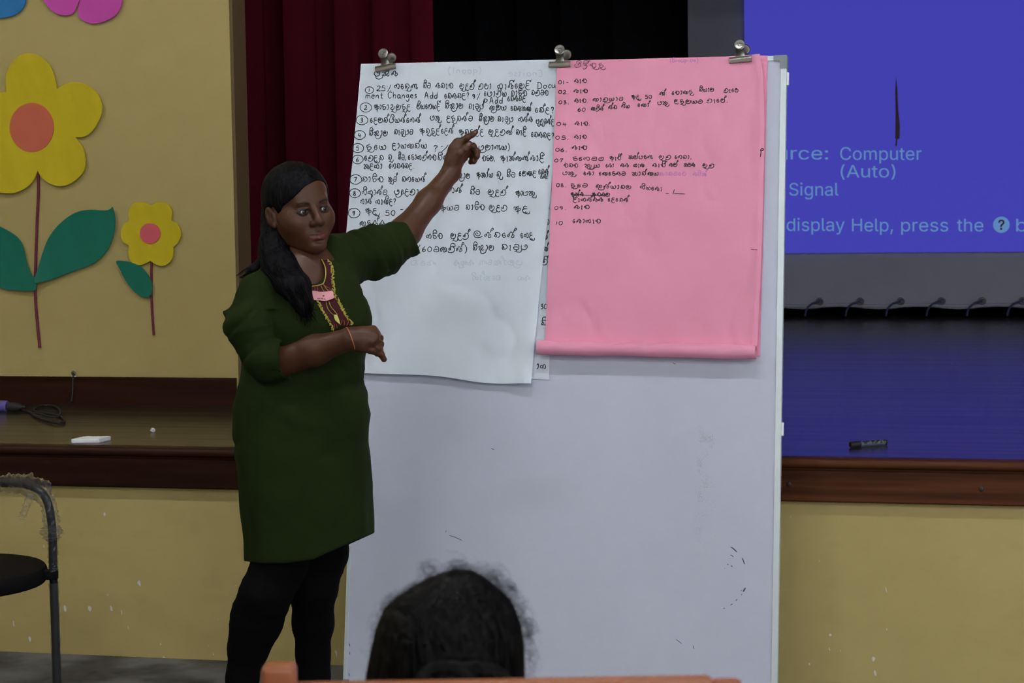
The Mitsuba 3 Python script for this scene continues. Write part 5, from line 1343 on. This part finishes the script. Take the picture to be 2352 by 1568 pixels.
mat('ink_dark', (0.012, 0.018, 0.018), .7, .2); mat('ink_faint', (0.50, 0.56, 0.64), .7, .1); mat('ink_purple', (0.55, 0.20, 0.46), .7, .1); mat('ink_thin', (0.16, 0.05, 0.10), .7, .1)
white = [
 [('pRSxn', 312, 515, 328)],
 [('O', '1', 268, 452, 32), ('25%', 335, 462, 458), ('gevjN', 490, 692, 440), ('viT', 742, 805, 434), ('nvqt', 850, 1003, 435), ('mjdlx', 1062, 1196, 440), ('lbo', 1225, 1340, 440), ('gqnwemdw', 1395, 1680, 440, 436), ('~Docu', 1740, 1905, 440, 432)],
 [('~ment', 235, 388, 525), ('~Changes', 430, 690, 522), ('~Add', 755, 872, 526), ('evnvd?', 925, 1142, 524), ('9%', 1172, 1246, 530), ('epoliy', 1275, 1470, 505), ('vorit', 1510, 1652, 502), ('vlTt', 1690, 1838, 496), ('~p', 1268, 1312, 560), ('~Add', 1322, 1442, 570), ('evnvd', 1480, 1640, 548)],
 [('O', '2', 236, 604, 44), ('Arocjmrjd', 310, 630, 622), ('miyegydw', 685, 887, 617), ('viSRom', 930, 1090, 612), ('vqTjpx', 1140, 1276, 616), ('kRmy', 1320, 1466, 626), ('evnskx', 1510, 1692, 634, 638), ('evxd?', 1725, 1886, 650)],
 [('O', '3', 202, 715, 45), ('edmvxpiynxegnx', 275, 716, 738, 734), ('psj', 805, 890, 716), ('drjvnxT', 945, 1172, 722), ('viSRom', 1230, 1362, 726), ('vqTjp', 1395, 1530, 728), ('gnxn', 1580, 1702, 732), ('pjljvnxd', 1735, 1886, 748, 752)],
 [('O', '4', 183, 846, 43), ('viSRom', 265, 428, 852), ('vqTjpT', 485, 650, 840), ('avjrjdxednx', 710, 1006, 832), ('avjrjdxd', 1055, 1270, 842), ('mjdlkx', 1315, 1526, 842), ('vqdi', 1555, 1646, 842), ('evnvd?', 1690, 1886, 862, 876)],
 [('O', '5', 166, 960, 44), ('rjey', 240, 412, 976, 970), ('doykvxy', 465, 772, 962), ('?', 825, 862, 985), ('%', 890, 970, 985), ('pRmoNy)', 1230, 1502, 976)],
 [('O', '6', 165, 1060, 42), ('eldjv', 225, 392, 1068), ('vj', 432, 468, 1062), ('viT,', 520, 592, 1062), ('erohlxgt', 610, 852, 1064), ('vie', 865, 946, 1066), ('ed', 1090, 1212, 1072), ('trm,', 1260, 1376, 1072), ('aqsx', 1420, 1546, 1072), ('kNxnodi', 1550, 1800, 1072)],
 [('sdho', 220, 382, 1142), ('egvnvd.', 440, 666, 1138)],
 [('O', '7', 148, 1236, 46), ('vorit', 206, 392, 1256), ('sjTx', 435, 512, 1256), ('vgeynx', 555, 762, 1256), ('viSRom', 1010, 1152, 1226), ('asoxy', 1210, 1352, 1218), ('vj', 1385, 1430, 1212), ('viT', 1475, 1546, 1216), ('emkd', 1580, 1732, 1204), ('evnx', 1752, 1844, 1190), ('en!', 1770, 1842, 1232)],
 [('O', '8', 140, 1356, 43), ('gihonxT', 206, 424, 1370), ('pRedlo', 490, 702, 1366), ('egnx', 925, 1082, 1352), ('viT', 1150, 1236, 1366), ('mjdlx', 1312, 1476, 1370), ('Apsj', 1550, 1726, 1378)],
 [('gonx', 190, 292, 1450), ('hqkid?', 326, 500, 1452)],
 [('O', '9', 132, 1530, 46), ('adj', 230, 346, 1532), ('50', 410, 500, 1552), ('-', 538, 575, 1520), ('ayT', 880, 1056, 1506), ('vorit', 1115, 1280, 1502), ('mjdl', 1322, 1476, 1506), ('adj', 1535, 1668, 1516)]]
write(white, Wa, w1_place, w1, 44, 'mat_ink_dark', .0023)
white2 = [[('krnxn', 150, 332, 376)], [('hrit', 630, 746, 466), ('mjdlx', 806, 942, 466), ('Inxvenx', 975, 1272, 460), ('ehdj', 1310, 1402, 462)],
 [('(60TklinI)'.replace('I', 'x'), 572, 926, 562), ('viSRom', 966, 1116, 552), ('vqTjp', 1172, 1358, 546)]]
write(white2, Wb, w1_place, w1, 38, 'mat_ink_dark', .0023)
write([[('n', 1488, 1512, 258)], [('v', 1488, 1512, 364)], [('kx', 1468, 1504, 470)], [('kx', 1470, 1506, 556)], [('lwx', 1460, 1508, 648)], [('30', 1450, 1498, 972)], [('vw', 1452, 1498, 1088)], [('oh', 1420, 1490, 1402)]], Wb, w2_place, w2, 36, 'mat_ink_dark', .0023)
write([[('~Enoitse', 1490, 1790, 330)], [('~(qoonl)', 960, 1250, 306)]], Wa, w1_place, w1, 46, 'mat_ink_faint', .0024, 'faded_writing', flip=True)
write([[('pRmoxkrN', 1010, 1320, 656), ('nkjn', 830, 975, 660)], [('vesxohi', 960, 1170, 768), ('nh', 1290, 1380, 770)], [('nev', 520, 700, 660)]], Wb, w1_place, w1, 36, 'mat_ink_faint', .0022, 'faded_writing', flip=True)
pink = [
 [('01-', 215, 302, 405), ('nqt', 350, 456, 390)], [('02.', 215, 306, 490), ('nqt', 345, 466, 478)],
 [('03.', 215, 306, 578), ('nqt.', 350, 472, 562), ('kolRyoT', 510, 776, 554, 548), ('adj', 850, 926, 530), ('50', 970, 1030, 530), ('kx', 1095, 1150, 500), ('etokrj', 1205, 1390, 497, 488), ('viyom', 1445, 1572, 468), ('lqeb', 1660, 1786, 472)],
 [('60', 380, 446, 640), ('klinx', 495, 606, 632), ('nxv', 650, 722, 622), ('giy', 765, 832, 612), ('ekox', 905, 1012, 602), ('psj', 1080, 1172, 582), ('UrjmyT', 1225, 1472, 572), ('lqebx.', 1510, 1702, 562)],
 [('04', 200, 286, 770), ('nqt.', 355, 490, 762)], [('05.', 190, 310, 890), ('nqt', 350, 456, 880)], [('06.', 190, 296, 996), ('nqt', 330, 460, 974)],
 [('07.', 180, 286, 1090), ('regTT', 335, 606, 1072), ('aqtix', 660, 762, 1066), ('smxprN', 825, 1036, 1058), ('mjl', 1090, 1196, 1058), ('egvo,', 1230, 1382, 1058)],
 [('tvt', 260, 382, 1132), ('sRjy', 440, 572, 1132), ('eno', 625, 696, 1132), ('nn', 755, 826, 1130), ('hqk.', 870, 980, 1130), ('nqtix', 1035, 1156, 1128), ('nmx', 1180, 1256, 1126), ('smn', 1310, 1406, 1126), ('mjl', 1475, 1572, 1132)],
 [('psj,', 250, 376, 1200), ('eno', 430, 520, 1200), ('ekernT', 565, 796, 1202), ('sovxky', 855, 1086, 1202)],
 [('08.', 195, 286, 1306), ('rjeT', 315, 466, 1306), ('kRnxyovm', 540, 846, 1312, 1322), ('hiyeno', 925, 1122, 1318, 1342), ('_', 1150, 1182, 1362), ('/', 1212, 1232, 1362), ('L', [(1228, 1360), (1270, 1364), (1318, 1366)])],
 [('asxn', 320, 430, 1384), ('atnm', 505, 660, 1386), ('L', [(320, 1366), (430, 1376), (560, 1380), (662, 1386)])],
 [('diqhnxnn', 340, 602, 1432), ('edevnx', 645, 826, 1432)], [('09.', 180, 286, 1506), ('nqt', 350, 482, 1496)]]
write(pink, Pa, p1_place, p1, 31, 'mat_ink_dark', .0020)
write([[('10', 155, 206, 372), ('enohqt', 275, 476, 356)]], Pb, p1_place, p1, 27, 'mat_ink_dark', .0020)
write([[('piLixtjrj', 355, 612, 258)]], Pa, p1_place, p1, 38, 'mat_ink_thin', .0020)
write([[('~(Group 04)', 1188, 1436, 212)], [('sovTeb', 1090, 1330, 1204), ('nvisx', 1390, 1512, 1208)]], Pa, p1_place, p1, 30, 'mat_ink_purple', .0019, 'faded_writing')
write([[('L', [(1984, 1042), (1990, 1000), (1986, 985), (1998, 970), (2010, 978), (2004, 986), (1988, 990)])]], Pa, p1_place, p1, 30, 'mat_ink_dark', .0026, 'stray_mark')
write([[('L', [(1555, 545), (1580, 548), (1605, 551)])]], Pb, p1_place, p1, 30, 'mat_ink_thin', .0016, 'stray_mark')
